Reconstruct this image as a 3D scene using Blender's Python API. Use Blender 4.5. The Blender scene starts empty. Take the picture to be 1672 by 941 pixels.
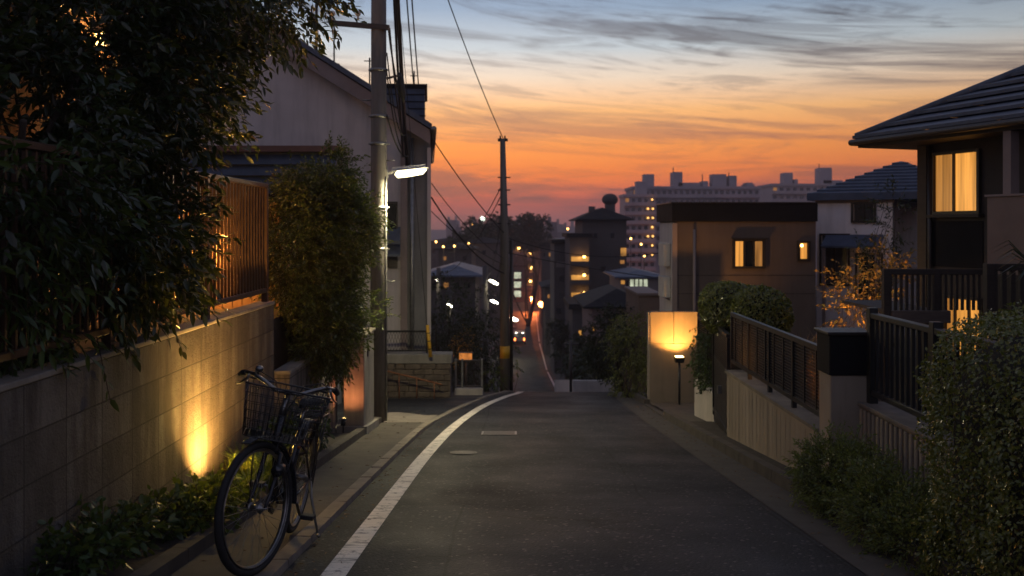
import bpy, math, random
import numpy as np
from mathutils import Vector, Matrix, noise as mnoise
R = math.radians
rng = np.random.default_rng(7)
random.seed(5)
sc = bpy.context.scene
col = sc.collection
F = 1500.0                                    # focal length in photo pixels
def at(px, py, Y):                            # measured photo pixel -> point at depth Y (metres), eye at the origin
    return Vector(((px-836)*Y/F, Y, (372-py)*Y/F))
GT = [(-40,3.0),(0,-1.4),(19,-3.49),(21,-3.76),(24,-4.32),(30,-5.45),(40,-7.35),(55,-10.1),(70,-12.6),(100,-15.6),(142,-17.8),(180,-18.6),(220,-19),(300,-20),(9000,-20)]
GX = [a for a, b in GT]; GZ = [b for a, b in GT]
def gz(y): return float(np.interp(y, GX, GZ))
ORG = {}
def origin(o):
    v = Vector((0,0,0))
    while o is not None:
        v += o.location; o = o.parent
    return v
def tag(o, label=None, cat=None, group=None, kind=None):
    if label: o['label'] = label
    if cat: o['category'] = cat
    if group: o['group'] = group
    if kind: o['kind'] = kind
    return o
def thing(name, label, cat, loc=(0,0,0), group=None):
    o = bpy.data.objects.new(name, None); col.objects.link(o)
    o.location = loc; o.empty_display_size = .1
    return tag(o, label, cat, group)
def rename_copy_tree(o, parent=None):
    c = o.copy(); col.objects.link(c); c.parent = parent
    for ch in [k for k in o.children]: rename_copy_tree(ch, c)
    return c
class MB:
    """collects faces for one mesh object"""
    D=None
    def __init__(s, M=None): s.v=[]; s.f=[]; s.sm=[]; s.M=M if M is not None else MB.D
    def add(s, vs, fs, smooth=False):
        n=len(s.v)
        if s.M is not None: vs=[s.M @ Vector(p) for p in vs]
        s.v += [tuple(p) for p in vs]
        s.f += [tuple(i+n for i in f) for f in fs]; s.sm += [smooth]*len(fs); return s
    def box(s, x0,x1,y0,y1,z0,z1, bev=0):
        if bev<=0:
            v=[(x0,y0,z0),(x1,y0,z0),(x1,y1,z0),(x0,y1,z0),(x0,y0,z1),(x1,y0,z1),(x1,y1,z1),(x0,y1,z1)]
            return s.add(v,[(0,3,2,1),(4,5,6,7),(0,1,5,4),(1,2,6,5),(2,3,7,6),(3,0,4,7)])
        b=min(bev,(x1-x0)*.45,(y1-y0)*.45,(z1-z0)*.45)
        ring=lambda e,z:[(x0+e+b,y0+e,z),(x1-e-b,y0+e,z),(x1-e,y0+e+b,z),(x1-e,y1-e-b,z),(x1-e-b,y1-e,z),(x0+e+b,y1-e,z),(x0+e,y1-e-b,z),(x0+e,y0+e+b,z)]
        v=ring(b*.7,z0)+ring(0,z0+b)+ring(0,z1-b)+ring(b*.7,z1)
        f=[tuple(range(7,-1,-1)),tuple(range(24,32))]
        for k in range(3):
            for i in range(8):
                j=(i+1)%8; f.append((k*8+i,k*8+j,k*8+8+j,k*8+8+i))
        return s.add(v,f)
    def bar(s, p, q, w, h=None, up=(0,0,1)):
        p=Vector(p); q=Vector(q); h=w if h is None else h
        d=(q-p).normalized(); u=Vector(up)
        if abs(d.dot(u))>.98: u=Vector((1,0,0))
        a=d.cross(u).normalized(); u=a.cross(d)
        v=[]
        for e in (p,q):
            for sx,sz in ((-1,-1),(1,-1),(1,1),(-1,1)): v.append(e+a*(sx*w/2)+u*(sz*h/2))
        return s.add(v,[(3,2,1,0),(4,5,6,7),(0,1,5,4),(1,2,6,5),(2,3,7,6),(3,0,4,7)])
    def tube(s, pts, r, seg=8, closed=False, cap=True):
        P=[Vector(p) for p in pts]; n=len(P)
        rad=list(r) if hasattr(r,'__len__') else [r]*n
        T=[]
        for i in range(n):
            a=P[(i-1)%n] if (closed or i>0) else P[i]; b=P[(i+1)%n] if (closed or i<n-1) else P[i]
            t=(b-a); T.append(t.normalized() if t.length>1e-9 else Vector((0,0,1)))
        u=Vector((0,0,1)) if abs(T[0].z)<.9 else Vector((1,0,0))
        v=[]
        for i in range(n):
            u=(u-T[i]*u.dot(T[i]))
            if u.length<1e-6: u=Vector((1,0,0))-T[i]*T[i].x
            u.normalize(); w=T[i].cross(u)
            for k in range(seg):
                a=2*math.pi*k/seg; v.append(P[i]+(u*math.cos(a)+w*math.sin(a))*rad[i])
        f=[]
        m=n if closed else n-1
        for i in range(m):
            for k in range(seg):
                j=(i+1)%n; f.append((i*seg+k,i*seg+(k+1)%seg,j*seg+(k+1)%seg,j*seg+k))
        if cap and not closed:
            f.append(tuple(range(seg-1,-1,-1))); f.append(tuple((n-1)*seg+k for k in range(seg)))
        return s.add(v,f,True)
    def cyl(s,p,q,r,seg=16,r2=None): return s.tube([p,q],[r,r if r2 is None else r2],seg)
    def ball(s,c,r,seg=12,rings=8,sz=1.0):
        v=[];f=[]
        for i in range(rings+1):
            t=math.pi*i/rings
            for k in range(seg):
                a=2*math.pi*k/seg; v.append((c[0]+r*math.sin(t)*math.cos(a),c[1]+r*math.sin(t)*math.sin(a),c[2]+r*sz*math.cos(t)))
        for i in range(rings):
            for k in range(seg): f.append((i*seg+k,(i+1)*seg+k,(i+1)*seg+(k+1)%seg,i*seg+(k+1)%seg))
        return s.add(v,f,True)
    def ring(s,c,ax,R0,r,seg=40,sec=8,a0=0,a1=2*math.pi):     # torus arc about axis ax
        ax=Vector(ax).normalized(); u=Vector((1,0,0)) if abs(ax.x)<.9 else Vector((0,0,1))
        u=(u-ax*u.dot(ax)).normalized(); w=ax.cross(u); c=Vector(c)
        full=abs(a1-a0-2*math.pi)<1e-6; n=seg if full else seg+1
        return s.tube([c+(u*math.cos(a0+(a1-a0)*i/seg)+w*math.sin(a0+(a1-a0)*i/seg))*R0 for i in range(n)],r,sec,closed=full)
    def prism(s, poly, off):                                   # planar polygon swept by vector off
        n=len(poly); off=Vector(off); v=[Vector(p) for p in poly]; v=v+[p+off for p in v]
        f=[tuple(range(n-1,-1,-1)),tuple(range(n,2*n))]+[(i,(i+1)%n,n+(i+1)%n,n+i) for i in range(n)]
        return s.add(v,f)
    def quad(s,a,b,c,d): return s.add([a,b,c,d],[(0,1,2,3)])
    def build(s, name, mat, parent=None):
        me=bpy.data.meshes.new(name); o=bpy.data.objects.new(name,me); col.objects.link(o)
        off=Vector((0,0,0))
        if parent is not None: o.parent=parent; off=origin(parent)
        me.from_pydata([(p[0]-off.x,p[1]-off.y,p[2]-off.z) for p in s.v],[],s.f)
        me.polygons.foreach_set('use_smooth',s.sm)
        me.materials.append(mat); me.update(); return o
def np_mesh(name, V, faces, mat, parent=None, smooth=False):
    """V (n,3); faces: list of int arrays (m,k)"""
    me=bpy.data.meshes.new(name); o=bpy.data.objects.new(name,me); col.objects.link(o)
    if parent is not None:
        o.parent=parent; V=V-np.array(origin(parent))
    me.vertices.add(len(V)); me.vertices.foreach_set('co',V.astype(np.float32).ravel())
    tot=[];idx=[]
    for f in faces:
        tot.append(np.full(len(f),f.shape[1],dtype=np.int32)); idx.append(f.astype(np.int32).ravel())
    tot=np.concatenate(tot); idx=np.concatenate(idx); start=np.concatenate([[0],np.cumsum(tot)[:-1]]).astype(np.int32)
    me.loops.add(len(idx)); me.loops.foreach_set('vertex_index',idx)
    me.polygons.add(len(tot)); me.polygons.foreach_set('loop_start',start)
    try: me.polygons.foreach_set('loop_total',tot)
    except Exception: pass
    me.update(calc_edges=True); me.validate()
    if smooth: me.polygons.foreach_set('use_smooth',[True]*len(me.polygons))
    me.materials.append(mat); return o

# ---------------------------------------------------------------- materials
def new_mat(name):
    m=bpy.data.materials.new(name); m.use_nodes=True; nt=m.node_tree
    b=nt.nodes['Principled BSDF']; return m,nt,b
def nd(nt,t,**kw):
    n=nt.nodes.new(t)
    for k,v in kw.items():
        if k.startswith('i_'): n.inputs[k[2:].replace('_',' ')].default_value=v
        else: setattr(n,k,v)
    return n
def c4(c): return (c[0],c[1],c[2],1)
def math_(nt,op,a,b=None,clamp=False):
    n=nt.nodes.new('ShaderNodeMath'); n.operation=op; n.use_clamp=clamp
    for i,x in enumerate((a,b)):
        if x is None: continue
        if hasattr(x,'links'): nt.links.new(x,n.inputs[i])
        else: n.inputs[i].default_value=x
    return n.outputs[0]
def mixc(nt,fac,a,b,mode='MIX'):
    n=nt.nodes.new('ShaderNodeMix'); n.data_type='RGBA'; n.blend_type=mode
    for i,x in ((0,fac),(6,a),(7,b)):
        if hasattr(x,'links'): nt.links.new(x,n.inputs[i])
        elif i==0: n.inputs[0].default_value=x
        else: n.inputs[i].default_value=c4(x)
    return n.outputs[2]
def ramp(nt,fac,stops,interp='LINEAR'):
    n=nt.nodes.new('ShaderNodeValToRGB'); n.color_ramp.interpolation=interp
    e=n.color_ramp.elements
    while len(e)<len(stops): e.new(.5)
    for k,(p,c) in zip(e,stops):
        k.position=p; k.color=c4(c) if hasattr(c,'__len__') else (c,c,c,1)
    nt.links.new(fac,n.inputs[0]); return n.outputs[0]
def pos_(nt,scale=(1,1,1)):
    g=nt.nodes.new('ShaderNodeNewGeometry'); m=nt.nodes.new('ShaderNodeMapping'); m.inputs['Scale'].default_value=scale
    nt.links.new(g.outputs['Position'],m.inputs['Vector']); return m.outputs[0]
def noise_(nt,vec,scale,detail=5,rough=.55,dist=0):
    n=nd(nt,'ShaderNodeTexNoise'); n.inputs['Scale'].default_value=scale; n.inputs['Detail'].default_value=detail
    n.inputs['Roughness'].default_value=rough; n.inputs['Distortion'].default_value=dist
    nt.links.new(vec,n.inputs['Vector']); return n.outputs['Fac']
def bump_(nt,b,h,strength,dist=.01):
    n=nd(nt,'ShaderNodeBump'); n.inputs['Strength'].default_value=strength; n.inputs['Distance'].default_value=dist
    nt.links.new(h,n.inputs['Height']); nt.links.new(n.outputs[0],b.inputs['Normal'])
def mat(name,c1,c2=None,scale=3,rough=.7,bump=0,bscale=60,metal=0,stretch=(1,1,1),spec=.5,grime=0,rvar=.15):
    """weathered surface: two-tone noise, fine bump, streaky stains"""
    m,nt,b=new_mat(name); L=nt.links.new
    c2=c2 or tuple(x*.6 for x in c1)
    p=pos_(nt,stretch)
    f=ramp(nt,noise_(nt,p,scale,6,.6),[(.3,0.0),(.72,1.0)])
    colr=mixc(nt,f,c1,c2)
    if grime:
        g=ramp(nt,noise_(nt,pos_(nt,(3.2,3.2,.35)),1.6,6,.65),[(.45,0.0),(.75,1.0)])
        colr=mixc(nt,math_(nt,'MULTIPLY',g,grime),colr,tuple(x*.25 for x in c1))
    L(colr,b.inputs['Base Color'])
    r=math_(nt,'ADD',rough-rvar/2,math_(nt,'MULTIPLY',noise_(nt,pos_(nt),scale*2.3,4),rvar),True)
    L(r,b.inputs['Roughness'])
    b.inputs['Metallic'].default_value=metal; b.inputs['Specular IOR Level'].default_value=spec
    if bump: bump_(nt,b,noise_(nt,pos_(nt),bscale,6,.6),bump,.01)
    return m
def emit(name,c,strength,base=(.02,.02,.02),var=0,scale=3,stretch=(1,1,1)):
    m,nt,b=new_mat(name)
    b.inputs['Base Color'].default_value=c4(base); b.inputs['Emission Color'].default_value=c4(c)
    if var:
        f=ramp(nt,noise_(nt,pos_(nt,stretch),scale,3),[(.3,1-var),(.7,1.0)])
        nt.links.new(math_(nt,'MULTIPLY',f,strength),b.inputs['Emission Strength'])
    else: b.inputs['Emission Strength'].default_value=strength
    b.inputs['Roughness'].default_value=.3
    return m
def leafmat(name,c1,c2,rough=.35,trans=.25,spec=.5,c3=None,big=.55):
    m,nt,b=new_mat(name); L=nt.links.new
    g=nd(nt,'ShaderNodeNewGeometry')
    stops=[(0,c1),(.75,c2)]+([(1,c3)] if c3 else [])
    cl=ramp(nt,g.outputs['Random Per Island'],stops)
    big=ramp(nt,noise_(nt,pos_(nt),2.2,3),[(.35,big),(.65,1.0)])
    cl=mixc(nt,1.0,cl,big,'MULTIPLY')
    L(cl,b.inputs['Base Color']); b.inputs['Roughness'].default_value=rough; b.inputs['Specular IOR Level'].default_value=spec
    if trans:
        t=nd(nt,'ShaderNodeBsdfTranslucent'); L(mixc(nt,.5,cl,(.25,.3,.03)),t.inputs['Color'])
        mx=nd(nt,'ShaderNodeMixShader'); mx.inputs[0].default_value=trans
        L(b.outputs[0],mx.inputs[1]); L(t.outputs[0],mx.inputs[2])
        L(mx.outputs[0],nt.nodes['Material Output'].inputs['Surface'])
    return m
M={}
M['bark']=mat('bark',(.07,.05,.035),(.03,.022,.016),9,.9,.6,40,stretch=(1,1,.3))
M['iron']=mat('painted_iron',(.035,.028,.024),(.02,.016,.014),8,.45,.1,80)
M['iron_brown']=mat('bronze_rail',(.12,.07,.045),(.06,.035,.025),8,.42,.1,80,metal=.3)
M['black']=mat('black_coat',(.012,.012,.013),(.02,.02,.02),6,.38)
M['rubber']=mat('rubber',(.012,.012,.012),(.02,.019,.018),30,.75,.2,200)
M['chrome']=mat('chrome',(.28,.28,.28),(.16,.155,.15),20,.3,metal=1)
M['steel']=mat('galvanised',(.3,.3,.29),(.18,.18,.17),12,.45,metal=.8)
M['bikepaint']=mat('bike_paint',(.015,.016,.022),(.025,.025,.03),20,.25,spec=.6)
M['concrete']=mat('concrete',(.30,.28,.25),(.19,.175,.155),3,.88,.35,90,grime=.55)
M['concrete_pole']=mat('pole_concrete',(.19,.172,.148),(.115,.10,.088),4,.85,.25,70,stretch=(3,3,.3),grime=.4)
M['kerb']=mat('kerb_stone',(.24,.205,.17),(.14,.12,.10),5,.9,.4,90)
M['kerbdark']=mat('dark_kerb',(.085,.072,.06),(.04,.035,.03),5,.9,.4,90)  # darker kerb stone tone
M['paving']=mat('paving',(.10,.085,.07),(.055,.047,.04),4,.9,.4,70)
M['soil']=mat('soil',(.05,.04,.03),(.025,.02,.015),6,.95,.8,30)
M['stucco']=mat('stucco_cream',(.36,.30,.235),(.28,.23,.18),2,.9,.5,120,grime=.5,stretch=(1,1,.5))
M['stucco_white']=mat('stucco_white',(.55,.50,.45),(.42,.38,.34),2,.9,.35,120,grime=.35)
M['housewhite']=mat('house_render',(.60,.54,.52),(.48,.43,.41),.9,.88,.2,90,grime=.35)
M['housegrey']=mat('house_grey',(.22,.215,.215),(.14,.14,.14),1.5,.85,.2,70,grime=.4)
M['darkwall']=mat('dark_siding',(.045,.037,.034),(.032,.027,.025),2,.75,.2,80)
M['brownwall']=mat('brown_siding',(.115,.086,.074),(.092,.068,.058),1.2,.85,.2,60,grime=.3)
M['pinkwall']=mat('pale_parapet',(.23,.165,.135),(.17,.12,.10),2,.88,.25,80)
M['tile']=mat('roof_tile',(.085,.105,.145),(.04,.05,.075),6,.5,.3,40)
M['tileblue']=mat('blue_tile',(.06,.085,.14),(.03,.045,.08),4,.5,.3,40)
M['darkroof']=mat('dark_roof_metal',(.014,.014,.017),(.009,.009,.011),2,.7,.1,40,spec=.12)
M['darkwood']=mat('dark_wood',(.035,.025,.018),(.02,.014,.01),6,.65,.3,30,stretch=(1,1,6))
M['brightrender']=mat('white_render',(.86,.79,.77),(.76,.69,.67),1.0,.88,.2,90,grime=.3)
M['fascia']=mat('fascia_board',(.28,.215,.195),(.20,.155,.14),2,.8,.1,60)
M['redtrim']=mat('red_trim',(.20,.10,.075),(.13,.065,.05),4,.7)
M['frame']=mat('window_frame',(.05,.04,.033),(.03,.025,.02),6,.45,metal=.4)
M['whiteplastic']=mat('white_plastic',(.55,.54,.52),(.4,.39,.37),5,.55)
M['yellow']=mat('yellow_sleeve',(.75,.42,.03),(.5,.27,.02),8,.5)
M['cable']=mat('cable_rubber',(.012,.012,.012),(.02,.018,.016),8,.6)
M['stone']=mat('stacked_stone',(.16,.125,.095),(.07,.055,.045),7,.9,.8,30)
M['glass_dark']=mat('dark_glass',(.02,.022,.028),(.012,.013,.017),1,.08,spec=.8)
M['glass_grey']=mat('curtained_glass',(.09,.085,.085),(.05,.05,.052),3,.15,spec=.8,stretch=(8,8,.3))
M['warmlit']=emit('warm_lit_curtain',(1,.41,.075),.95,var=.6,scale=2.2,stretch=(9,9,.25))
M['warmlit_dim']=emit('warm_lit_dim',(1,.42,.10),.36,var=.6,scale=3,stretch=(5,5,.5))
M['coollit']=emit('cool_lit_glass',(.80,.86,.62),.8,var=.6,scale=1.2)
M['balclight']=emit('balcony_glow',(1,.45,.09),.75,var=.85,scale=.6)
M['lampwhite']=emit('lamp_lens_white',(1,.90,.48),4.5)
M['lampfar']=emit('lamp_lens_far',(1,.95,.72),14)
M['lamporange']=emit('lamp_lens_orange',(1,.40,.08),16)
M['spotlens']=emit('spot_lens',(1,.62,.2),18)
M['bulb']=emit('warm_bulb',(1,.55,.15),14)
M['bulbfar']=emit('balcony_bulb',(1,.5,.12),9)
M['bulbdim']=emit('stair_bulb',(1,.48,.12),2.2)
M['signglow']=emit('sign_face_orange',(1,.33,.07),.55,var=.6,scale=9)
M['taillight']=emit('tail_lens',(1,.22,.05),6)
M['whiteglint']=emit('van_roof_glint',(1,.9,.7),8)  # white headlamp reflection as a glowing surface
M['haloflood']=emit('flood_lens',(.9,1,.85),9)
# leaves
M['leaf_tree']=leafmat('evergreen_leaf',(.016,.030,.011),(.031,.052,.018),.28,.15,.55)
M['leaf_young']=leafmat('young_leaf',(.04,.075,.02),(.06,.105,.028),.35,.2)
M['leaf_bush']=leafmat('glossy_bush_leaf',(.05,.085,.018),(.09,.125,.026),.28,.25,.65,c3=(.13,.13,.025))  # tall bush leaves, green with some yellow-green
M['leaf_hedge']=leafmat('hedge_leaf',(.12,.145,.026),(.19,.20,.042),.28,.22,.6,big=.8)
M['leaf_shrub']=leafmat('conifer_leaf',(.12,.16,.042),(.19,.215,.065),.40,.3,big=.8)
M['leaf_far']=leafmat('far_leaf',(.014,.022,.010),(.03,.042,.016),.5,.1)
M['leaf_grass']=leafmat('lit_grass_leaf',(.06,.11,.02),(.12,.17,.03),.4,.35)
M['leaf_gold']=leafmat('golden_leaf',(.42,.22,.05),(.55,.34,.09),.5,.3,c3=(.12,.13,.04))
M['reed']=leafmat('dry_reed',(.25,.13,.06),(.3,.17,.07),.6,.3)
# ---------------------------------------------------------------- special materials
def asphalt():
    m,nt,b=new_mat('asphalt'); L=nt.links.new; p=pos_(nt)
    big=ramp(nt,noise_(nt,p,.7,5,.6),[(.3,(.0125,.0138,.017)),(.7,(.022,.0238,.0285))])
    oil=ramp(nt,noise_(nt,pos_(nt,(1.6,.35,1)),1.3,6,.65),[(.52,0.0),(.66,1.0)])
    big=mixc(nt,math_(nt,'MULTIPLY',oil,.55),big,(.012,.011,.011))
    wn=nd(nt,'ShaderNodeTexNoise'); wn.inputs['Scale'].default_value=2.2; wn.inputs['Detail'].default_value=5; L(p,wn.inputs['Vector'])
    ws=nd(nt,'ShaderNodeVectorMath',operation='SCALE'); ws.inputs['Scale'].default_value=.45; L(wn.outputs['Color'],ws.inputs[0])
    wa=nd(nt,'ShaderNodeVectorMath',operation='ADD'); L(p,wa.inputs[0]); L(ws.outputs[0],wa.inputs[1])
    ck=nd(nt,'ShaderNodeTexVoronoi',feature='DISTANCE_TO_EDGE'); ck.inputs['Scale'].default_value=.55; L(wa.outputs[0],ck.inputs['Vector'])
    cm_=math_(nt,'MULTIPLY',ramp(nt,ck.outputs['Distance'],[(.004,1.0),(.012,0.0)]),ramp(nt,noise_(nt,p,.9,3),[(.5,0.0),(.6,1.0)]))
    big=mixc(nt,cm_,big,(.008,.007,.007))
    sp=nd(nt,'ShaderNodeTexVoronoi'); sp.inputs['Scale'].default_value=48; L(p,sp.inputs['Vector'])
    stone=ramp(nt,sp.outputs['Color'],[(.80,0.0),(.95,1.0)])
    c=mixc(nt,math_(nt,'MULTIPLY',stone,.7),big,(.17,.155,.145))
    br=nd(nt,'ShaderNodeTexBrick'); br.offset=.37; br.squash=1
    br.inputs['Scale'].default_value=1; br.inputs['Brick Width'].default_value=2.35; br.inputs['Row Height'].default_value=4.6
    br.inputs['Mortar Size'].default_value=.012; br.inputs['Mortar Smooth'].default_value=.3
    br.inputs['Color1'].default_value=(1,1,1,1); br.inputs['Color2'].default_value=(.62,.62,.62,1); br.inputs['Mortar'].default_value=(.30,.30,.30,1)
    mp=nd(nt,'ShaderNodeMapping'); mp.inputs['Location'].default_value=(.35,1.9,0); L(p,mp.inputs['Vector']); 
    wob=nd(nt,'ShaderNodeVectorMath',operation='ADD'); L(mp.outputs[0],wob.inputs[0])
    nz=nd(nt,'ShaderNodeTexNoise'); nz.inputs['Scale'].default_value=1.3; L(p,nz.inputs['Vector'])
    sc_=nd(nt,'ShaderNodeVectorMath',operation='SCALE'); sc_.inputs['Scale'].default_value=.08; L(nz.outputs['Color'],sc_.inputs[0]); L(sc_.outputs[0],wob.inputs[1])
    L(wob.outputs[0],br.inputs['Vector'])
    c=mixc(nt,1.0,c,br.outputs['Color'],'MULTIPLY')
    L(c,b.inputs['Base Color'])
    b.inputs['Specular IOR Level'].default_value=.28
    r=ramp(nt,noise_(nt,p,1.1,4),[(.3,.58),(.7,.82)]); L(r,b.inputs['Roughness'])
    h=math_(nt,'ADD',math_(nt,'MULTIPLY',sp.outputs['Distance'],-1.0),math_(nt,'MULTIPLY',noise_(nt,p,160,3),.6))
    bump_(nt,b,h,.55,.006); return m
def paint_line():
    m,nt,b=new_mat('road_paint'); L=nt.links.new; p=pos_(nt)
    wear=ramp(nt,noise_(nt,p,14,8,.7),[(.34,0.0),(.47,1.0)])
    cr=ramp(nt,noise_(nt,pos_(nt,(.5,4.2,0)),1.6,3,.5,.3),[(.485,1.0),(.5,0.0),(.515,1.0)])
    d=ramp(nt,noise_(nt,p,2.2,5),[(.3,(.62,.56,.50)),(.7,(.80,.74,.67))])
    c=mixc(nt,math_(nt,'MULTIPLY',wear,cr),(.14,.125,.115),d); L(c,b.inputs['Base Color']); b.inputs['Roughness'].default_value=.65
    bump_(nt,b,noise_(nt,p,120,3),.3,.004); return m
def blockwall(name='block_wall',dark=1.0,bw=.44,rh=.257,z0=-.79,y0=9.45,axis='y',c1=(.185,.172,.158),c2=(.085,.08,.074)):
    m,nt,b=new_mat(name); L=nt.links.new
    g=nd(nt,'ShaderNodeNewGeometry'); s=nd(nt,'ShaderNodeSeparateXYZ'); L(g.outputs['Position'],s.inputs[0])
    cb=nd(nt,'ShaderNodeCombineXYZ')
    L(math_(nt,'ADD',s.outputs['Y' if axis=='y' else 'X'],-y0+bw*40),cb.inputs[0]); L(math_(nt,'ADD',s.outputs['Z'],-z0+rh*40),cb.inputs[1])
    br=nd(nt,'ShaderNodeTexBrick'); br.offset=0; br.squash=1
    for k,v in (('Scale',1),('Brick Width',bw),('Row Height',rh),('Mortar Size',.0055),('Mortar Smooth',.25),('Bias',0)): br.inputs[k].default_value=v
    br.inputs['Color1'].default_value=(1,1,1,1); br.inputs['Color2'].default_value=(.38,.38,.38,1); br.inputs['Mortar'].default_value=(.35,.35,.35,1)
    L(cb.outputs[0],br.inputs['Vector'])
    p=pos_(nt)
    base=ramp(nt,noise_(nt,p,3.5,6,.6),[(.3,c2),(.7,c1)])
    base=mixc(nt,.75,base,mixc(nt,1.0,base,br.outputs['Color'],'MULTIPLY'))
    st=ramp(nt,noise_(nt,pos_(nt,(3.5,3.5,.4)),1.5,7,.65),[(.42,0.0),(.58,1.0)])
    base=mixc(nt,math_(nt,'MULTIPLY',st,.8),base,(.042,.037,.034))
    base=mixc(nt,math_(nt,'MULTIPLY',br.outputs['Fac'],.75),base,(.03,.027,.025))
    L(base,b.inputs['Base Color']); b.inputs['Roughness'].default_value=.9
    fine=math_(nt,'ADD',noise_(nt,p,62,6,.65),math_(nt,'MULTIPLY',noise_(nt,p,20,4,.6),1.3))
    h=math_(nt,'ADD',math_(nt,'MULTIPLY',fine,.45),math_(nt,'MULTIPLY',br.outputs['Fac'],-1.3))
    bump_(nt,b,h,1.0,.022); return m
M['asphalt']=asphalt(); M['paint']=paint_line(); M['block']=blockwall()
M['block2']=blockwall('block_wall_pale',c1=(.34,.30,.26),c2=(.25,.22,.19))

# ---------------------------------------------------------------- camera
cam=bpy.data.cameras.new('camera'); co=bpy.data.objects.new('camera',cam); col.objects.link(co)
cam.sensor_width=36; cam.lens=36*F/1672; co.rotation_euler=(R(90),0,0)
cam.shift_y=-(470.5-372)/1672; cam.clip_end=20000; cam.clip_start=.05
cam.dof.use_dof=True; cam.dof.focus_distance=6.6; cam.dof.aperture_fstop=2.6
sc.camera=co
# ---------------------------------------------------------------- ground
def sm_interp(tab):
    xs=[a for a,b in tab]; ys=[b for a,b in tab]
    return lambda y: float(np.mean(np.interp(np.linspace(y-1.2,y+1.2,9),xs,ys)))
kerbX=sm_interp([(-40,-1.31),(5,-1.31),(10.4,-1.25),(13.3,-1.18),(15.2,-1.0),(17.1,-.76),(18.9,-.40),(20.5,-.06),(22,.06),(70,.0),(142,.25),(220,.6),(400,1)])
rightX=sm_interp([(-40,2.0),(14,2.0),(18,2.06),(24,2.45),(70,3.8),(142,4.5),(220,5.9),(400,9)])
lineX=sm_interp([(-40,-1.02),(5.2,-1.01),(10.1,-.96),(13.3,-.83),(16.7,-.52),(19.4,-.02),(21,.25),(24,.3),(70,.25),(142,.5),(220,.85)])
def spans(a,b,st): return list(np.arange(a,b,st))+[b]
def ribbon(name,fl,fr,Ys,zo,m,kind='structure',n=2):
    k=MB()
    for y in Ys:
        l,r=fl(y),fr(y)
        for i in range(n): k.v.append((l+(r-l)*i/(n-1),y,gz(y)+zo))
    for j in range(len(Ys)-1):
        for i in range(n-1): k.f.append((j*n+i,j*n+i+1,(j+1)*n+i+1,(j+1)*n+i)); k.sm.append(True)
    return tag(k.build(name,m),kind=kind)
YG=sorted(set([-40,-20,-10]+spans(-5,30,1)+spans(30,160,5)+[180,220,260,300,400,600,1000,2000,4000,9000]))
k=MB(); XS=[-9000,-3000,-900,-300,-100,-40,-15,0,15,40,100,300,900,3000,9000]
for y in YG:
    for x in XS: k.v.append((x,y,gz(y)))
n=len(XS)
for j in range(len(YG)-1):
    for i in range(n-1): k.f.append((j*n+i,j*n+i+1,(j+1)*n+i+1,(j+1)*n+i)); k.sm.append(True)
M['groundm']=mat('ground_dirt',(.07,.06,.055),(.045,.04,.036),1.5,.92,.4,40)
tag(k.build('ground',M['groundm']),kind='structure')
YR=spans(-8,30,.5)+spans(32,230,3)
ribbon('road',kerbX,rightX,YR,.006,M['asphalt'])
ribbon('side_road',lambda y:-9.0,lambda y:kerbX(y)-.14,spans(13.9,18.4,.25),.006,M['asphalt'])
ribbon('road_line',lambda y:lineX(y)-.072-.02*max(0,(12-y)/12)*0,lambda y:lineX(y)+.072,spans(-6,24,.25),.011,M['paint'])
ribbon('road_line',lambda y:rightX(y)-.35,lambda y:rightX(y)-.2,spans(40,200,3),.011,M['paint'])
ribbon('cross_street',lambda y:-40,lambda y:kerbX(y)-.02,spans(196,206,2),.008,M['asphalt'])
# pavement on the left, its kerb stones, the edging along the wall
ribbon('pavement',lambda y:-1.90,lambda y:kerbX(y)-.115,spans(-6,13.4,.4),.030,M['paving'])
k=MB()
ys=spans(-6,23.5,.6)
for a,b in zip(ys[:-1],ys[1:]):
    a2,b2=a+.006,b-.006
    h=.045 if b<13.6 else (.045-.025*min(1,(b-13.6)/1.0) if b<18 else .04)
    pa=[(kerbX(a2)-.115,a2),(kerbX(a2),a2),(kerbX(b2),b2),(kerbX(b2)-.115,b2)]
    v=[(x,y,gz(y)-.05) for x,y in pa]+[(x-(.012 if i in(1,2) else 0),y,gz(y)+h+random.uniform(-.003,.003)) for i,(x,y) in enumerate(pa)]
    k.add(v,[(0,3,2,1),(4,5,6,7),(0,1,5,4),(1,2,6,5),(2,3,7,6),(3,0,4,7)])
tag(k.build('kerb',M['kerb']),kind='structure')
k=MB(); ys=spans(-6,13.4,.6)
for a,b in zip(ys[:-1],ys[1:]):
    k.add([(-2.0,a,gz(a)-.02),(-1.902,a+.005,gz(a)-.02),(-1.902,b-.005,gz(b)-.02),(-2.0,b,gz(b)-.02),(-2.0,a,gz(a)+.115),(-1.902,a+.005,gz(a)+.11),(-1.902,b-.005,gz(b)+.11),(-2.0,b,gz(b)+.115)],
      [(0,3,2,1),(4,5,6,7),(0,1,5,4),(1,2,6,5),(2,3,7,6),(3,0,4,7)])
tag(k.build('edging_kerb',M['kerbdark']),kind='structure')
ribbon('planting_strip',lambda y:-2.46,lambda y:-2.0,spans(-6,11.6,.4),.085,M['soil'])
# pale corner apron where the side road starts
k=MB(); 
pts=[(-1.88,13.45),(kerbX(13.45)-.12,13.45),(kerbX(14.6)-.12,14.6),(-1.35,14.55),(-1.85,15.1),(-2.1,15.0),(-1.95,14.2)]
k.add([(x,y,gz(y)+.030) for x,y in pts],[tuple(range(len(pts)))])
tag(k.build('pavement_ramp',M['kerb']),kind='structure')
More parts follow.
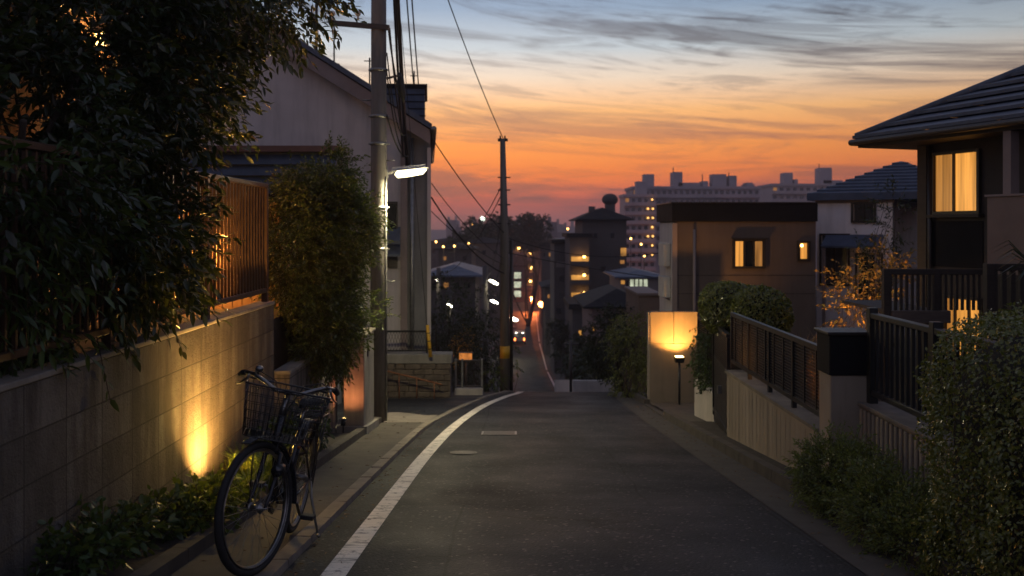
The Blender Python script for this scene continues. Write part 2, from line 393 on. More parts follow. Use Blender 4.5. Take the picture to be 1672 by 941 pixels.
# right gutter, kerb and strip
M['gutter']=mat('gutter_slab',(.075,.066,.058),(.045,.04,.036),3,.88,.4,70)
ribbon('gutter',lambda y:rightX(y)+.003,lambda y:rightX(y)+.36,spans(-6,24,.6),.010,M['gutter'])
k=MB(); ys=spans(-6,21,.6)
for a,b in zip(ys[:-1],ys[1:]):
    a2,b2=a+.005,b-.005; x0=rightX(a)+.363; x1=x0+.11; h=.11
    if 14.6<b<17: h=.03
    v=[(x,y,z) for z in(-1,1) for x,y in((x0,a2),(x1,a2),(x1,b2),(x0,b2))]
    v=[(x+(.012 if z>0 and x==x0 else 0),y,gz(y)+(h if z>0 else -.05)) for x,y,z in v]
    k.add(v,[(0,3,2,1),(4,5,6,7),(0,1,5,4),(1,2,6,5),(2,3,7,6),(3,0,4,7)])
tag(k.build('kerb',M['kerbdark']),kind='structure')
ribbon('planting_strip',lambda y:rightX(y)+.473,lambda y:3.05,spans(-6,13,.6),.09,M['soil'])
ribbon('driveway',lambda y:rightX(y)+.474,lambda y:5.4,spans(13.0,16.75,.4),.05,M['paving'])
# gardens behind the walls
k=MB(); k.box(-14,-2.62,-4,13.8,-4,-1.0); tag(k.build('garden_soil',M['soil']),kind='structure')
k=MB(); k.box(3.02,16,-2,12.9,-5,-1.82); tag(k.build('garden_terrace',M['soil']),kind='structure')
# manhole lid, hatch
M['lid']=mat('lid_iron',(.10,.095,.09),(.05,.048,.045),30,.5,.8,60,metal=.6)
def on_road(px,py):
    d=2100/(py-537); return Vector(((px-836)*d/F,d,gz(d)+.006))
c=on_road(757,741); t=thing('manhole_cover','small round iron manhole lid with pale rim set in the asphalt','manhole cover',c)
k=MB(); sl=-.11
def disc(k,c,r0,r1,z,seg=32):
    v=[];f=[]
    for i in range(seg):
        a=2*math.pi*i/seg
        for r in(r0,r1): v.append((c.x+r*math.cos(a),c.y+r*math.sin(a),c.z+z+sl*r*math.sin(a)))
    for i in range(seg): f.append((2*i,2*i+1,(2*i+3)%(2*seg),(2*i+2)%(2*seg)))
    k.add(v,f)
disc(k,c,.0005,.125,.008); k.build('lid',M['lid'],t)
k=MB(); disc(k,c,.127,.155,.009); k.build('rim',M['lid'],t)
c=on_road(815,709); t=thing('utility_hatch','rectangular iron hatch with chequered lid set across the lane','hatch',c)
def plate(k,x0,x1,y0,y1,z):
    k.quad((c.x+x0,c.y+y0,c.z+z+sl*y0),(c.x+x1,c.y+y0,c.z+z+sl*y0),(c.x+x1,c.y+y1,c.z+z+sl*y1),(c.x+x0,c.y+y1,c.z+z+sl*y1))
k=MB(); plate(k,-.20,.20,-.17,.17,.009); k.build('lid',M['lid'],t)
k=MB()
for a in((-.235,-.205,-.2,.2),(.205,.235,-.2,.2),(-.205,.205,-.2,-.175),(-.205,.205,.175,.2)): plate(k,*a,.010)
k.build('rim',M['steel'],t)

# fallen leaves and grit along the lane edges
rl=random.Random(21); k=MB()
for i in range(420):
    y=rl.uniform(3.5,18); side=rl.random()
    x=(kerbX(y)+abs(rl.gauss(0,.12))+.02) if side<.35 else ((rightX(y)+.34-abs(rl.gauss(0,.15))) if side<.8 else rl.uniform(-1.85,kerbX(y)-.15))
    z=gz(y)+(.014 if side<.8 else .036); l=rl.uniform(.012,.032); a=rl.uniform(0,6.28); dx,dy=math.cos(a)*l,math.sin(a)*l
    k.add([(x-dx,y-dy,z+sl*-dy),(x+dy*.35,y-dx*.35,z+.006+sl*-dx*.35),(x+dx,y+dy,z+.003+sl*dy),(x-dy*.35,y+dx*.35,z+.006+sl*dx*.35)],[(0,1,2,3)])
M['litter']=mat('fallen_leaf',(.16,.09,.04),(.08,.05,.02),30,.8)
tag(k.build('leaf_litter',M['litter']),'small fallen leaves scattered along both edges of the lane',kind='stuff')
# ---------------------------------------------------------------- sky
w=bpy.data.worlds.new('World'); sc.world=w; w.use_nodes=True; nt=w.node_tree; L=nt.links.new
bg=nt.nodes['Background']; tc=nd(nt,'ShaderNodeTexCoord'); s=nd(nt,'ShaderNodeSeparateXYZ'); L(tc.outputs['Generated'],s.inputs[0])
X,Y,Z=s.outputs
az=math_(nt,'ARCTAN2',X,Y); el=math_(nt,'ARCSINE',Z)
def cl01(x): return math_(nt,'MAXIMUM',math_(nt,'MINIMUM',x,1.0),0.0)
def srgb(r,g,b):
    f=lambda v:(v/255/12.92) if v<10.3 else ((v/255+.055)/1.055)**2.4
    return (f(r),f(g),f(b))
# elevation 0..0.30 rad is what the lens sees
e1=cl01(math_(nt,'DIVIDE',el,.30))
warm=ramp(nt,e1,[(0.0,srgb(120,84,98)),(.045,srgb(165,88,98)),(.10,srgb(238,98,76)),(.19,srgb(255,128,50)),(.30,srgb(255,155,70)),(.42,srgb(253,188,120)),(.54,srgb(232,212,190)),(.64,srgb(190,200,206)),(.78,srgb(138,160,184)),(1.0,srgb(104,130,162))])
dark=ramp(nt,e1,[(0.0,srgb(102,74,88)),(.06,srgb(112,70,82)),(.14,srgb(132,72,76)),(.25,srgb(200,108,68)),(.38,srgb(186,132,98)),(.50,srgb(156,138,126)),(.64,srgb(118,122,128)),(.80,srgb(90,104,122)),(1.0,srgb(72,90,114))])
vv=math_(nt,'MULTIPLY',el,math_(nt,'ADD',1.0,math_(nt,'MULTIPLY',az,.75)))
def cloud(su,sv,scale,off,detail,rough,dist,lo,hi):
    cb=nd(nt,'ShaderNodeCombineXYZ'); L(math_(nt,'MULTIPLY',az,su),cb.inputs[0]); L(math_(nt,'ADD',math_(nt,'MULTIPLY',vv,sv),off),cb.inputs[1]); cb.inputs[2].default_value=off
    return ramp(nt,noise_(nt,cb.outputs[0],scale,detail,rough,dist),[(lo,0.0),(hi,1.0)],'EASE')
ca=cloud(2.3,23,1.0,3.7,7,.60,.7,.46,.62)
cb_=cloud(5.0,44,1.0,9.1,8,.64,.9,.47,.61)
cc=cloud(8,44,1.0,1.3,6,.62,1.2,.58,.72)
cm=cl01(math_(nt,'ADD',math_(nt,'MULTIPLY',ca,.80),math_(nt,'ADD',math_(nt,'MULTIPLY',cb_,.50),math_(nt,'MULTIPLY',cc,.35))))
front=mixc(nt,cm,warm,dark)
# darker, greyer to the right of the afterglow; dusk blue overhead and behind
side=ramp(nt,math_(nt,'ADD',math_(nt,'MULTIPLY',az,.5),.5),[(.30,.9),(.46,1.08),(.58,.96),(.76,.66)])
front=mixc(nt,1.0,front,side,'MULTIPLY')
eh=cl01(math_(nt,'DIVIDE',el,1.5708))
up=ramp(nt,eh,[(0.0,srgb(128,118,134)),(.12,srgb(134,128,146)),(.4,srgb(104,107,128)),(1.0,srgb(74,84,108))])
fa=ramp(nt,eh,[(.15,1.0),(.36,0.0)],'EASE')
fb=ramp(nt,math_(nt,'ADD',math_(nt,'MULTIPLY',Y,.5),.5),[(.36,0.0),(.76,1.0)],'EASE')
sky=mixc(nt,math_(nt,'MULTIPLY',fa,fb),up,front)
below=mixc(nt,ramp(nt,math_(nt,'ADD',Z,.5),[(.485,0.0),(.5,1.0)]),(.01,.009,.009),sky)
L(below,bg.inputs['Color']); bg.inputs['Strength'].default_value=1.0
ns=nd(nt,'ShaderNodeTexSky'); ns.sky_type='NISHITA'; ns.sun_disc=False; ns.sun_elevation=R(1.5); ns.sun_rotation=R(-4)
bg2=nd(nt,'ShaderNodeBackground'); L(ns.outputs[0],bg2.inputs['Color']); bg2.inputs['Strength'].default_value=.008
ad=nd(nt,'ShaderNodeAddShader'); L(bg.outputs[0],ad.inputs[0]); L(bg2.outputs[0],ad.inputs[1])
L(ad.outputs[0],nt.nodes['World Output'].inputs['Surface'])
sl_=bpy.data.lights.new('sun','SUN'); sl_.energy=.03; sl_.angle=R(3); sl_.color=(1,.6,.35)
so=bpy.data.objects.new('sun',sl_); col.objects.link(so); so.rotation_euler=(R(-88.5),0,R(4))   # low glow ahead, a little left
# ---------------------------------------------------------------- lamps
def lamp(kind,loc,energy,color,parent=None,to=None,**kw):
    l=bpy.data.lights.new('lamp_light',kind); l.energy=energy; l.color=color
    for k_,v in kw.items(): setattr(l,k_,v)
    o=bpy.data.objects.new('lamp_light',l); col.objects.link(o)
    o.location=Vector(loc)-(origin(parent) if parent else Vector((0,0,0)))
    if to is not None: o.rotation_euler=(Vector(to)-Vector(loc)).to_track_quat('-Z','Y').to_euler()
    if parent: o.parent=parent
    return o
WARM=(1,.56,.18); ORANGE=(1,.36,.07); COOL=(1,.86,.50)
sc.render.engine='CYCLES'; sc.cycles.use_denoising=True
try: sc.cycles.denoiser='OPENIMAGEDENOISE'
except Exception: pass
sc.cycles.max_bounces=6; sc.cycles.diffuse_bounces=3; sc.cycles.glossy_bounces=3; sc.cycles.transmission_bounces=4; sc.cycles.volume_bounces=0
sc.cycles.sample_clamp_indirect=4; sc.cycles.caustics_reflective=False; sc.cycles.caustics_refractive=False
sc.view_settings.view_transform='Standard'; sc.view_settings.look='None'; sc.view_settings.exposure=.32; sc.view_settings.gamma=1
# ---------------------------------------------------------------- foliage
def unit(a): return a/np.maximum(np.linalg.norm(a,axis=1,keepdims=True),1e-9)
def leaves_np(P,D,N,Ln,Wr,fine=True,droop=.15,fold=.18):
    n=len(P); D=unit(D); S=unit(np.cross(D,N)); N=np.cross(S,D); Ln=np.asarray(Ln).reshape(-1,1)*np.ones((n,1))
    W=Ln*Wr
    if fine:
        def q(t,side,wf):
            p=P+D*Ln*t+S*side*W*wf*.5+N*(abs(side)*W*fold*wf)
            p[:,2]-= (Ln[:,0]*droop*t*t); return p
        V=np.stack([q(0,0,0),q(.3,-1,.9),q(.33,0,0),q(.3,1,.9),q(.66,-1,.8),q(.68,0,0),q(.66,1,.8),q(1,0,0)],1).reshape(-1,3)
        b=(np.arange(n)*8)[:,None]
        tri=np.concatenate([b+np.array([[0,2,1]]),b+np.array([[0,3,2]]),b+np.array([[4,5,7]]),b+np.array([[5,6,7]])])
        qd=np.concatenate([b+np.array([[1,2,5,4]]),b+np.array([[2,3,6,5]])])
        return V,[tri,qd]
    V=np.stack([P,P+D*Ln*.45-S*W*.5+N*W*fold,P+D*Ln-np.array([0,0,1])*Ln*droop,P+D*Ln*.45+S*W*.5+N*W*fold],1).reshape(-1,3)
    b=(np.arange(n)*4)[:,None]
    return V,[np.concatenate([b+np.array([[0,2,1]]),b+np.array([[0,3,2]])])]
def ell_points(ells,n,shell=.45,gap=.0,gscale=1.5,superq=2.0,keep=None,seed=0):
    """points in the union of ellipsoids, thicker near the outside, thinned by noise; returns points and outward directions"""
    r=np.random.default_rng(seed+11); vol=np.array([e[1][0]*e[1][1]*e[1][2] for e in ells])**.75
    P=[];O=[]
    tries=0
    while len(P)<n and tries<n*30:
        tries+=1
        e=ells[r.choice(len(ells),p=vol/vol.sum())]
        d=r.normal(size=3); d/=np.linalg.norm(d)
        if superq!=2.0: d=d/(np.abs(d)**superq).sum()**(1/superq)
        rad=shell+(1-shell)*r.random()**.6
        p=np.array(e[0])+d*np.array(e[1])*rad
        if gap and mnoise.noise(Vector(p*gscale)+Vector((seed*3.1,0,0)))<gap-.5: continue
        if keep and not keep(p): continue
        P.append(p);O.append(d)
    return np.array(P),unit(np.array(O))
def twigs(P,O,nl,tl,ll,wr,r,grav=.35,fine=True,droop=.15,up=.5,spread=.9):
    """leafy twigs: at each point a short stem with nl alternate leaves"""
    n=len(P); D=unit(O+r.normal(size=(n,3))*.45+np.array([0,0,-grav]))
    tl=tl*(.6+.8*r.random(n)); LP=[];LD=[];LN=[];LL=[]
    rnd=unit(r.normal(size=(n,3))); A=unit(np.cross(D,rnd)); B=np.cross(D,A)
    ends=P+D*tl[:,None]-np.array([0,0,1])*(tl*grav*.5)[:,None]
    for k in range(nl):
        t=(k+.6)/nl; ang=2.4*k
        side=A*math.cos(ang)+B*math.sin(ang)
        base=P+D*(tl*t)[:,None]-np.array([0,0,1])*(tl*grav*.5*t*t)[:,None]
        d=D*(.55+.5*t)+side*spread*(1.1-.5*t)+np.array([0,0,-grav*.5])+r.normal(size=(n,3))*.15
        LP.append(base);LD.append(unit(d));LN.append(unit(np.array([0,0,up])+side*.35+r.normal(size=(n,3))*.4)); LL.append(ll*(.65+.6*r.random(n)))
    V,Fs=leaves_np(np.concatenate(LP),np.concatenate(LD),np.concatenate(LN),np.concatenate(LL),wr,fine,droop)
    return V,Fs,P,ends
def stems(name,P,E,rad,m,parent):
    k=MB()
    for a,b in zip(P,E): k.tube([a,b],[rad,rad*.5],3,cap=False)
    return k.build(name,m,parent)
def limb(k,a,b,r0,r1,bend=.12,n=6,seed=0):
    rr=random.Random(seed); a=Vector(a);b=Vector(b); l=(b-a).length
    off=Vector((rr.uniform(-1,1),rr.uniform(-1,1),rr.uniform(-.3,.5)))*l*bend
    pts=[a.lerp(b,i/n)+off*math.sin(math.pi*i/n) for i in range(n+1)]
    k.tube(pts,[r0+(r1-r0)*i/n for i in range(n+1)],8); return pts
def leafy(name,label,cat,base,ells,ntw,nl,tl,ll,wr,lm,seed,grav=.35,fine=True,shell=.45,gap=.0,gscale=1.5,trunk=.05,limbs=6,twig=True,superq=2.0,group=None,keep=None,crown='crown',stem='trunk',droop=.15,up=.5,spread=.9):
    r=np.random.default_rng(seed); t=thing(name,label,cat,base,group)
    P,O=ell_points(ells,ntw,shell,gap,gscale,superq,keep,seed)
    V,Fs,a,b=twigs(P,O,nl,tl,ll,wr,r,grav,fine,droop,up,spread)
    cr=np_mesh(crown,V,Fs,lm,t)
    k=MB(); base=Vector(base)
    for i in range(limbs):
        e=ells[i%len(ells)]; d=Vector((r.normal()*.5,r.normal()*.5,.2+.4*r.random()))
        tip=Vector(e[0])+Vector((d.x*e[1][0],d.y*e[1][1],d.z*e[1][2]))*.8
        st=base+Vector((r.normal()*trunk,r.normal()*trunk,-.05))
        pts=limb(k,st,tip,trunk*(1 if i==0 else .6),trunk*.15,.12,7,seed+i)
        for j in range(3):
            q=pts[3+j]; e2=P[r.integers(len(P))]
            limb(k,q,Vector(q).lerp(Vector(e2),.75),trunk*.25,trunk*.06,.1,4,seed*7+i*3+j)
    if twig:
        for p_,q_ in zip(a,b): k.tube([p_,q_],[ll*.03+.0008,ll*.015+.0004],3,cap=False)
    k.build(stem,M['bark'],t)
    return t
# ================================================================= left side
# block retaining wall
t=thing('block_wall','tall concrete block retaining wall beside the parked bicycle, stained and lit by an uplight','wall',(-2.5,4,gz(4)))
k=MB(); k.prism([(-2.45,-4,gz(-4)-.3),(-2.45,9.45,gz(9.45)-.3),(-2.45,9.45,-.79),(-2.45,-4,-.79)],(-.15,0,0)); k.build('wall_body',M['block'],t)
k=MB(); k.box(-2.605,-2.44,-4,9.47,-.788,-.755,.006); k.build('coping',M['concrete'],t)
# lower wall further along
t=thing('low_wall','low pale block wall under the streetlit bush, between tall block wall and gatepost','wall',(-2.35,10.8,gz(10.8)))
k=MB(); k.prism([(-2.3,9.5,gz(9.5)-.3),(-2.3,11.98,gz(11.98)-.3),(-2.3,11.98,-1.52),(-2.3,9.5,-1.52)],(-.16,0,0)); k.build('wall_body',M['block2'],t)
k=MB(); k.box(-2.47,-2.29,9.49,11.97,-1.518,-1.48,.006); k.build('coping',M['concrete'],t)
t=thing('gatepost','plain concrete gatepost with slab cap and reddish uplit face beside utility pole','gatepost',(-2.06,12.4,gz(12.4)))
k=MB(); k.box(-2.2,-1.93,12,12.85,gz(12.9)-.2,-1.435,.01); k.build('pier',M['concrete'],t)
k=MB(); k.box(-2.225,-1.905,11.975,12.875,-1.433,-1.395,.008); k.build('cap',M['kerb'],t)
k=MB(); k.box(-1.93,-1.918,12.25,12.36,-1.72,-1.55,.004); k.build('nameplate',M['iron'],t)
k=MB(); k.prism([(-2.27,11.9,gz(11.9)-.1),(-2.27,13.0,gz(13.0)-.1),(-2.27,13.0,gz(13.0)+.13),(-2.27,11.9,gz(11.9)+.13)],(.39,0,0)); k.build('plinth',M['concrete'],t)
# bar fence on the wall
t=thing('bar_fence','brown metal bar fence standing on the block wall, glowing wall behind its bars','fence',(-2.52,6,-.755))
k=MB()
k.box(-2.55,-2.49,2.0,9.4,.405,.45,.006); k.build('top_rail',M['iron_brown'],t)
k=MB(); k.box(-2.545,-2.495,2.0,9.4,-.66,-.615,.006); k.build('bottom_rail',M['iron_brown'],t)
for y in (9.37,7.55,5.73,3.9,2.07):
    k=MB(); k.box(-2.55,-2.49,y-.03,y+.03,-.757,.404,.004); k.build('post',M['iron_brown'],t)
bars=[]
y=9.26; src=None
while y>2.1:
    if min(abs(y-p) for p in(9.37,7.55,5.73,3.9,2.07))>.05:
        if src is None:
            k=MB(); k.box(-2.531,-2.509,y-.011,y+.011,-.616,.406); src=k.build('bar',M['iron_brown'],t); sy=y
        else:
            c=src.copy(); col.objects.link(c); c.location=(0,y-sy,0)
    y-=.098
# timber house and shed behind the tree
def lantern(label,c,to_x,energy,color=WARM,group=None):
    t=thing('wall_lantern',label,'lantern',c,group)
    c=Vector(c)
    k=MB(); k.box(c.x-.04,c.x+.04,c.y-.02,c.y+.03,c.z+.02,c.z+.2,.005); k.build('bracket',M['iron'],t)
    k=MB(); k.cyl((c.x,c.y-.1,c.z),(c.x,c.y-.1,c.z+.14),.05,12,.06); k.build('lens',M['bulb'],t)
    k=MB(); k.cyl((c.x,c.y-.1,c.z+.142),(c.x,c.y-.1,c.z+.18),.08,12,.03); k.build('cap',M['iron'],t)
    lamp('POINT',(c.x+to_x,c.y-.2,c.z-.05),energy,color,t,shadow_soft_size=.06); return t
M['timber']=mat('timber_boards',(.42,.26,.14),(.28,.16,.085),4,.8,.3,30,stretch=(4,4,.35))
def boards(k,ax,fix,a,b,z0,z1,w=.14,th=.02,sgn=-1):
    u=a
    while u<b-.02:
        e=min(u+w-.008,b)
        if ax=='x': k.box(u,e,fix+min(0,sgn*th),fix+max(0,sgn*th),z0,z1)
        else: k.box(fix+min(0,sgn*th),fix+max(0,sgn*th),u,e,z0,z1)
        u+=w
t=thing('timber_house','timber boarded house glowing orange through gaps of the big tree','house',(-7,9,-1))
k=MB(); k.box(-10,-4.4,6.2,11.6,-1,3.0); k.build('wall',M['timber'],t)
k=MB(); boards(k,'x',6.2,-10,-4.4,-1,2.95); boards(k,'y',-4.4,6.2,11.6,-1,2.95,sgn=1); k.build('cladding',M['timber'],t)
k=MB(); k.prism([(-10.5,5.7,2.9),(-3.9,5.7,2.9),(-7.2,5.7,4.4)],(0,6.4,0)); k.build('roof',M['tile'],t)
k=MB(); k.box(-6.3,-5.2,6.12,6.175,.4,1.6); wf=k.build('window',M['frame'],t)
k=MB(); k.box(-6.22,-5.28,6.10,6.118,.48,1.52); k.build('pane',M['warmlit_dim'],wf)
lantern('small wall lantern high on the side of the timber house behind the tree',(-4.30,9.7,1.9),.25,18)
t=thing('timber_shed','low orange lit timber boarded shed seen between the fence bars','shed',(-4,11.7,-1))
k=MB(); k.box(-4.395,-2.85,11.3,13.2,-1,.36); k.build('wall',M['timber'],t)
k=MB(); boards(k,'x',11.3,-4.39,-2.86,-1,.34,.12); boards(k,'y',-2.85,11.3,13.2,-1,.34,.12,sgn=1); k.build('cladding',M['timber'],t)
k=MB(); k.box(-4.39,-2.7,11.15,13.3,.362,.41); k.build('roof',M['darkroof'],t)
lantern('small lantern fixed low on the timber shed behind the bar fence',(-3.75,11.27,-.25),.0,75,(1,.42,.09))
# big evergreen tree
def keepT(p):
    x,y,z=p
    if (x+.53*y)**2/.07+(z-.135*y)**2/.11<1+.5*mnoise.noise(Vector(p*5)): return False       # thin places in the crown
    if (x+.46*y)**2/.035+(z-.225*y)**2/.014<1: return False
    if y>8.2 and z<.9 : return False
    if y>6.75 and z<.62 and x>-2.95: return False
    if y>6.1 and z<.5 and x>-2.15: return False
    if z<-.50+.2*mnoise.noise(Vector(p*2)): return False
    return y>3.4
leafy('evergreen_tree','huge dark broadleaf evergreen tree overhanging the block wall and its bar fence','tree',(-3.7,7.0,-1.0),
  [((-3.45,6.7,1.35),(1.42,1.8,1.45)),((-3.0,6.4,-.02),(.9,1.5,.75)),((-2.35,7.4,2.15),(.95,1.0,.75)),((-2.85,6.6,.9),(.62,.95,.8)),((-3.3,5.2,.45),(.9,1.0,1.1)),((-3.6,8.0,1.7),(1.0,1.0,1.1)),((-2.75,5.0,.25),(.55,.9,.8)),((-2.55,5.9,-.15),(.42,.9,.55)),((-2.5,6.9,.05),(.35,.75,.55))],
  5400,10,.27,.080,.42,M['leaf_tree'],3,grav=.28,shell=.35,gap=.34,gscale=1.4,trunk=.11,limbs=9,keep=keepT)
leafy('young_shrub','young leafy shrub with paler green leaves spilling over the block wall','shrub',(-3.0,4.75,-1.0),
  [((-2.80,4.85,-.42),(.40,.6,.40)),((-2.66,5.5,-.58),(.26,.5,.22)),((-2.75,4.3,-.1),(.3,.4,.5)),((-2.52,4.75,.0),(.26,.55,.5)),((-2.5,5.3,.05),(.24,.5,.4))],330,8,.26,.085,.34,M['leaf_young'],8,grav=.3,shell=.2,trunk=.02,limbs=6)
# street-lit bush
leafy('tall_bush','tall dense bush with small glossy leaves catching the street lamp, beside pole','bush',(-2.75,11.0,-1.0),
  [((-2.5,11.0,-.35),(.47,.75,.85)),((-2.2,11.2,-.1),(.40,.55,.7)),((-2.38,11.3,.42),(.46,.55,.42)),((-2.22,11.0,-.98),(.36,.6,.55)),((-2.12,10.7,-1.3),(.30,.5,.28)),((-2.0,11.5,.05),(.22,.35,.4)),((-2.66,10.9,.1),(.26,.4,.45)),((-2.3,11.5,.72),(.28,.4,.25))],
  5600,10,.23,.052,.44,M['leaf_bush'],21,grav=.22,fine=False,shell=.5,gap=.40,gscale=3.2,trunk=.03,limbs=7)
leafy('feathery_sprout','sprig of bright yellow green leaves growing behind the gatepost cap','plant',(-2.1,12.95,gz(12.9)),
  [((-2.12,12.9,-1.15),(.30,.22,.18)),((-1.85,12.95,-1.25),(.18,.15,.15))],46,12,.26,.062,.24,M['leaf_grass'],31,grav=.05,fine=False,shell=.1,trunk=.012,limbs=5)
# ground plants along the wall
def tuft(k,c,n,h,r,spread,rr):
    for i in range(n):
        a=rr.uniform(0,6.283); l=h*rr.uniform(.5,1.1); o=Vector((math.cos(a),math.sin(a),0))
        b=Vector(c)+o*rr.uniform(0,r); w=rr.uniform(.004,.008); s=Vector((-o.y,o.x,0))*w
        p1=b+o*l*spread*.3+Vector((0,0,l*.6)); p2=b+o*l*spread+Vector((0,0,l*(.9-.4*spread*rr.random())))
        k.add([b-s,b+s,p1+s*.8,p2,p1-s*.8],[(0,1,2,4),(4,2,3)])
rr=random.Random(9)
grass_spots=[(-1.96,7.35,.42),(-2.0+.0,7.55,.44),(-2.15,8.0,.42),(-2.06,7.6,.42),(-2.0,6.95,.30),(-2.25,6.7,.26),(-2.3,7.75,.4),(-2.1,7.7,.36),(-2.22,8.2,.3),(-2.05,6.5,.26)]
for i,(x,y,h) in enumerate(grass_spots):
    t=thing('grass_tuft','long bladed grass tuft glowing yellow green in the uplight by the wall','grass tuft',(x,y,gz(y)+.12),'grass tufts at the wall foot')
    k=MB(); tuft(k,(x,y,gz(y)+.085),130,h,.09,.6,rr); k.build('blades',M['leaf_grass'],t)
wl=[('leafy_weed',-2.10,6.25,.24,.16,200,'broad leaved weed in the uplight just behind the bicycle front wheel'),
    ('leafy_weed',-2.24,5.7,.2,.16,80,'dark leafy weed at the wall foot left of the bicycle front wheel'),
    ('leafy_weed',-2.28,5.2,.2,.2,80,'dark leafy weed nearest the viewer at the foot of the block wall'),
    ('leafy_weed',-2.3,4.8,.2,.2,80,'sparse dark weed at the bottom edge of the block wall'),
    ('leafy_weed',-2.16,8.75,.20,.34,120,'small weed behind the bicycle rear wheel'),
    ('leafy_weed',-2.15,9.7,.18,.45,110,'climbing weed at the low pale wall behind the bicycle')]
for i,(nm,x,y,rx,h,n,lab) in enumerate(wl):
    leafy(nm,lab,'weed',(x,y,gz(y)+.1),[((x,y,gz(y)+.12+h*.5),(rx*.9,.42,h*.62))],n,6,.12,.062,.5,M['leaf_young'] if i else M['leaf_grass'],60+i,grav=.1,shell=.1,trunk=.006,limbs=5)  # uplit weed gets brighter leaves, its light put into the colour
# garden uplights
def uplight(label,c,to,energy,color,angle=110,blend=.6,group=None,lensm='spotlens'):
    c=Vector(c); t=thing('garden_spotlight',label,'spotlight',c,group); d=(Vector(to)-c).normalized()
    k=MB(); k.cyl(c-Vector((0,0,.12)),c,.010,8); k.build('spike',M['iron'],t)
    k=MB(); k.cyl(c-d*.03,c+d*.06,.030,14,.036); k.build('housing',M['black'],t)
    k=MB(); k.cyl(c+d*.061,c+d*.063,.030,14); k.build('lens',M[lensm],t)
    lamp('SPOT',c+d*.075,energy,color,t,to,spot_size=R(angle),spot_blend=blend,shadow_soft_size=.03); return t
uplight('small spike spotlight hidden among glowing plants at the block wall',(-2.20,7.05,gz(7.18)+.17),(-2.47,7.60,-.85),330,(1,.48,.10),150,1.0)
lamp('POINT',(-2.02,6.75,gz(6.8)+.80),9.0,(1,.62,.14),bpy.data.objects['garden_spotlight'],shadow_soft_size=.05)  # added fill light over the plants, no fixture of its own
uplight('small spotlight low at the front of the concrete gatepost',(-2.14,11.65,gz(11.65)+.2),(-2.07,12.0,-1.9),14,(1,.30,.10),120,.9)

# white gabled house
t=thing('gabled_house','large pale rendered house with long sloping gable roof behind the utility pole','house',(-6,22,gz(22)))
zb=gz(28)-1
_c=Matrix.Translation((-1.73,19.5,0)); MB.D=_c@Matrix.Rotation(R(5.2),4,'Z')@_c.inverted()
def roofz(x): return 2.16+(-1.72-x)*.63
k=MB(); k.prism([(-12,19.5,zb),(-2.33,19.5,zb),(-2.33,19.5,roofz(-2.33)-.12),(-7,19.5,roofz(-7)-.12),(-12,19.5,roofz(-7)-.12-5*.63)],(0,9,0)); k.build('wall',M['housewhite'],t)
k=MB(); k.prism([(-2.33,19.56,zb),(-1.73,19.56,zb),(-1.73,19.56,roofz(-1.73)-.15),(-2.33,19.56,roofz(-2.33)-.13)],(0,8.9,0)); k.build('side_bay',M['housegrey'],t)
k=MB(); k.prism([(-1.70,19.15,roofz(-1.7)-.10),(-7,19.15,roofz(-7)-.10),(-12.5,19.15,roofz(-7)-.1-5.5*.63),(-12.5,19.15,roofz(-7)-5.5*.63),(-7,19.15,roofz(-7)+.02),(-1.70,19.15,roofz(-1.7)+.02)],(0,9.6,0)); k.build('roof',M['tile'],t)
k=MB(); k.prism([(-1.74,19.2,roofz(-1.74)-.13),(-7,19.2,roofz(-7)-.13),(-7,19.2,roofz(-7)-.48),(-1.74,19.2,roofz(-1.74)-.42)],(0,.06,0)); k.build('bargeboard',M['fascia'],t)
k=MB(); k.tube([(-1.66,19.1,2.06),(-1.66,28.8,2.06)],.06,8); k.build('gutter',M['steel'],t)
k=MB(); k.tube([(-2.12,19.48,1.9),(-2.12,19.48,-4.2)],.045,8); k.build('downpipe',M['steel'],t)
k=MB(); k.box(-2.36,-2.22,19.44,19.56,zb,1.85); k.build('corner_post',M['fascia'],t)
k=MB(); k.box(-1.80,-1.72,19.5,19.62,zb,1.7); k.build('edge_trim',M['housewhite'],t)
k=MB(); k.box(-2.72,-2.42,19.44,19.5,-.85,.55); wf=k.build('window',M['frame'],t)
k=MB(); k.box(-2.70,-2.44,19.42,19.438,-.6,.5); k.build('pane',M['glass_dark'],wf)
k=MB(); k.prism([(-2.78,19.49,.02),(-2.78,19.05,-.28),(-2.78,19.05,-.34),(-2.78,19.49,-.12)],(.42,0,0)); k.build('awning',M['tile'],t)
k=MB(); k.prism([(-2.78,19.49,-.26),(-2.78,19.1,-.55),(-2.78,19.1,-.60),(-2.78,19.49,-.40)],(.42,0,0)); k.build('awning',M['tile'],t)
dm=MB(); dm.box(-2.78,-1.86,22.2,24.5,2.2,3.36); d_=dm.build('dormer',M['tileblue'],t)
k=MB(); k.box(-2.84,-1.80,22.14,24.56,3.362,3.46); k.build('cap',M['darkroof'],d_)
k=MB()
for i in range(6): k.box(-2.80,-1.84,22.18,22.2,2.35+i*.17,2.37+i*.17)
k.build('siding_joint',M['darkroof'],d_)
MB.D=None
# lean-to
t=thing('garden_store','blue shingled garden store with reddish top board, half hidden by the tall bush','shed',(-4.3,17,gz(17)))
k=MB(); k.box(-6.2,-3.2,16.6,17.25,gz(18)-1,1.36); k.build('wall',M['housegrey'],t)
k=MB()
for i in range(9): k.prism([(-6.25,16.58,1.32-i*.2),(-6.25,16.50,1.14-i*.2),(-6.25,16.58,1.14-i*.2)],(3.08,0,0))
k.build('shingles',M['tileblue'],t)
k=MB(); k.box(-6.3,-3.12,16.44,17.3,1.362,1.47); k.build('top_board',M['redtrim'],t)
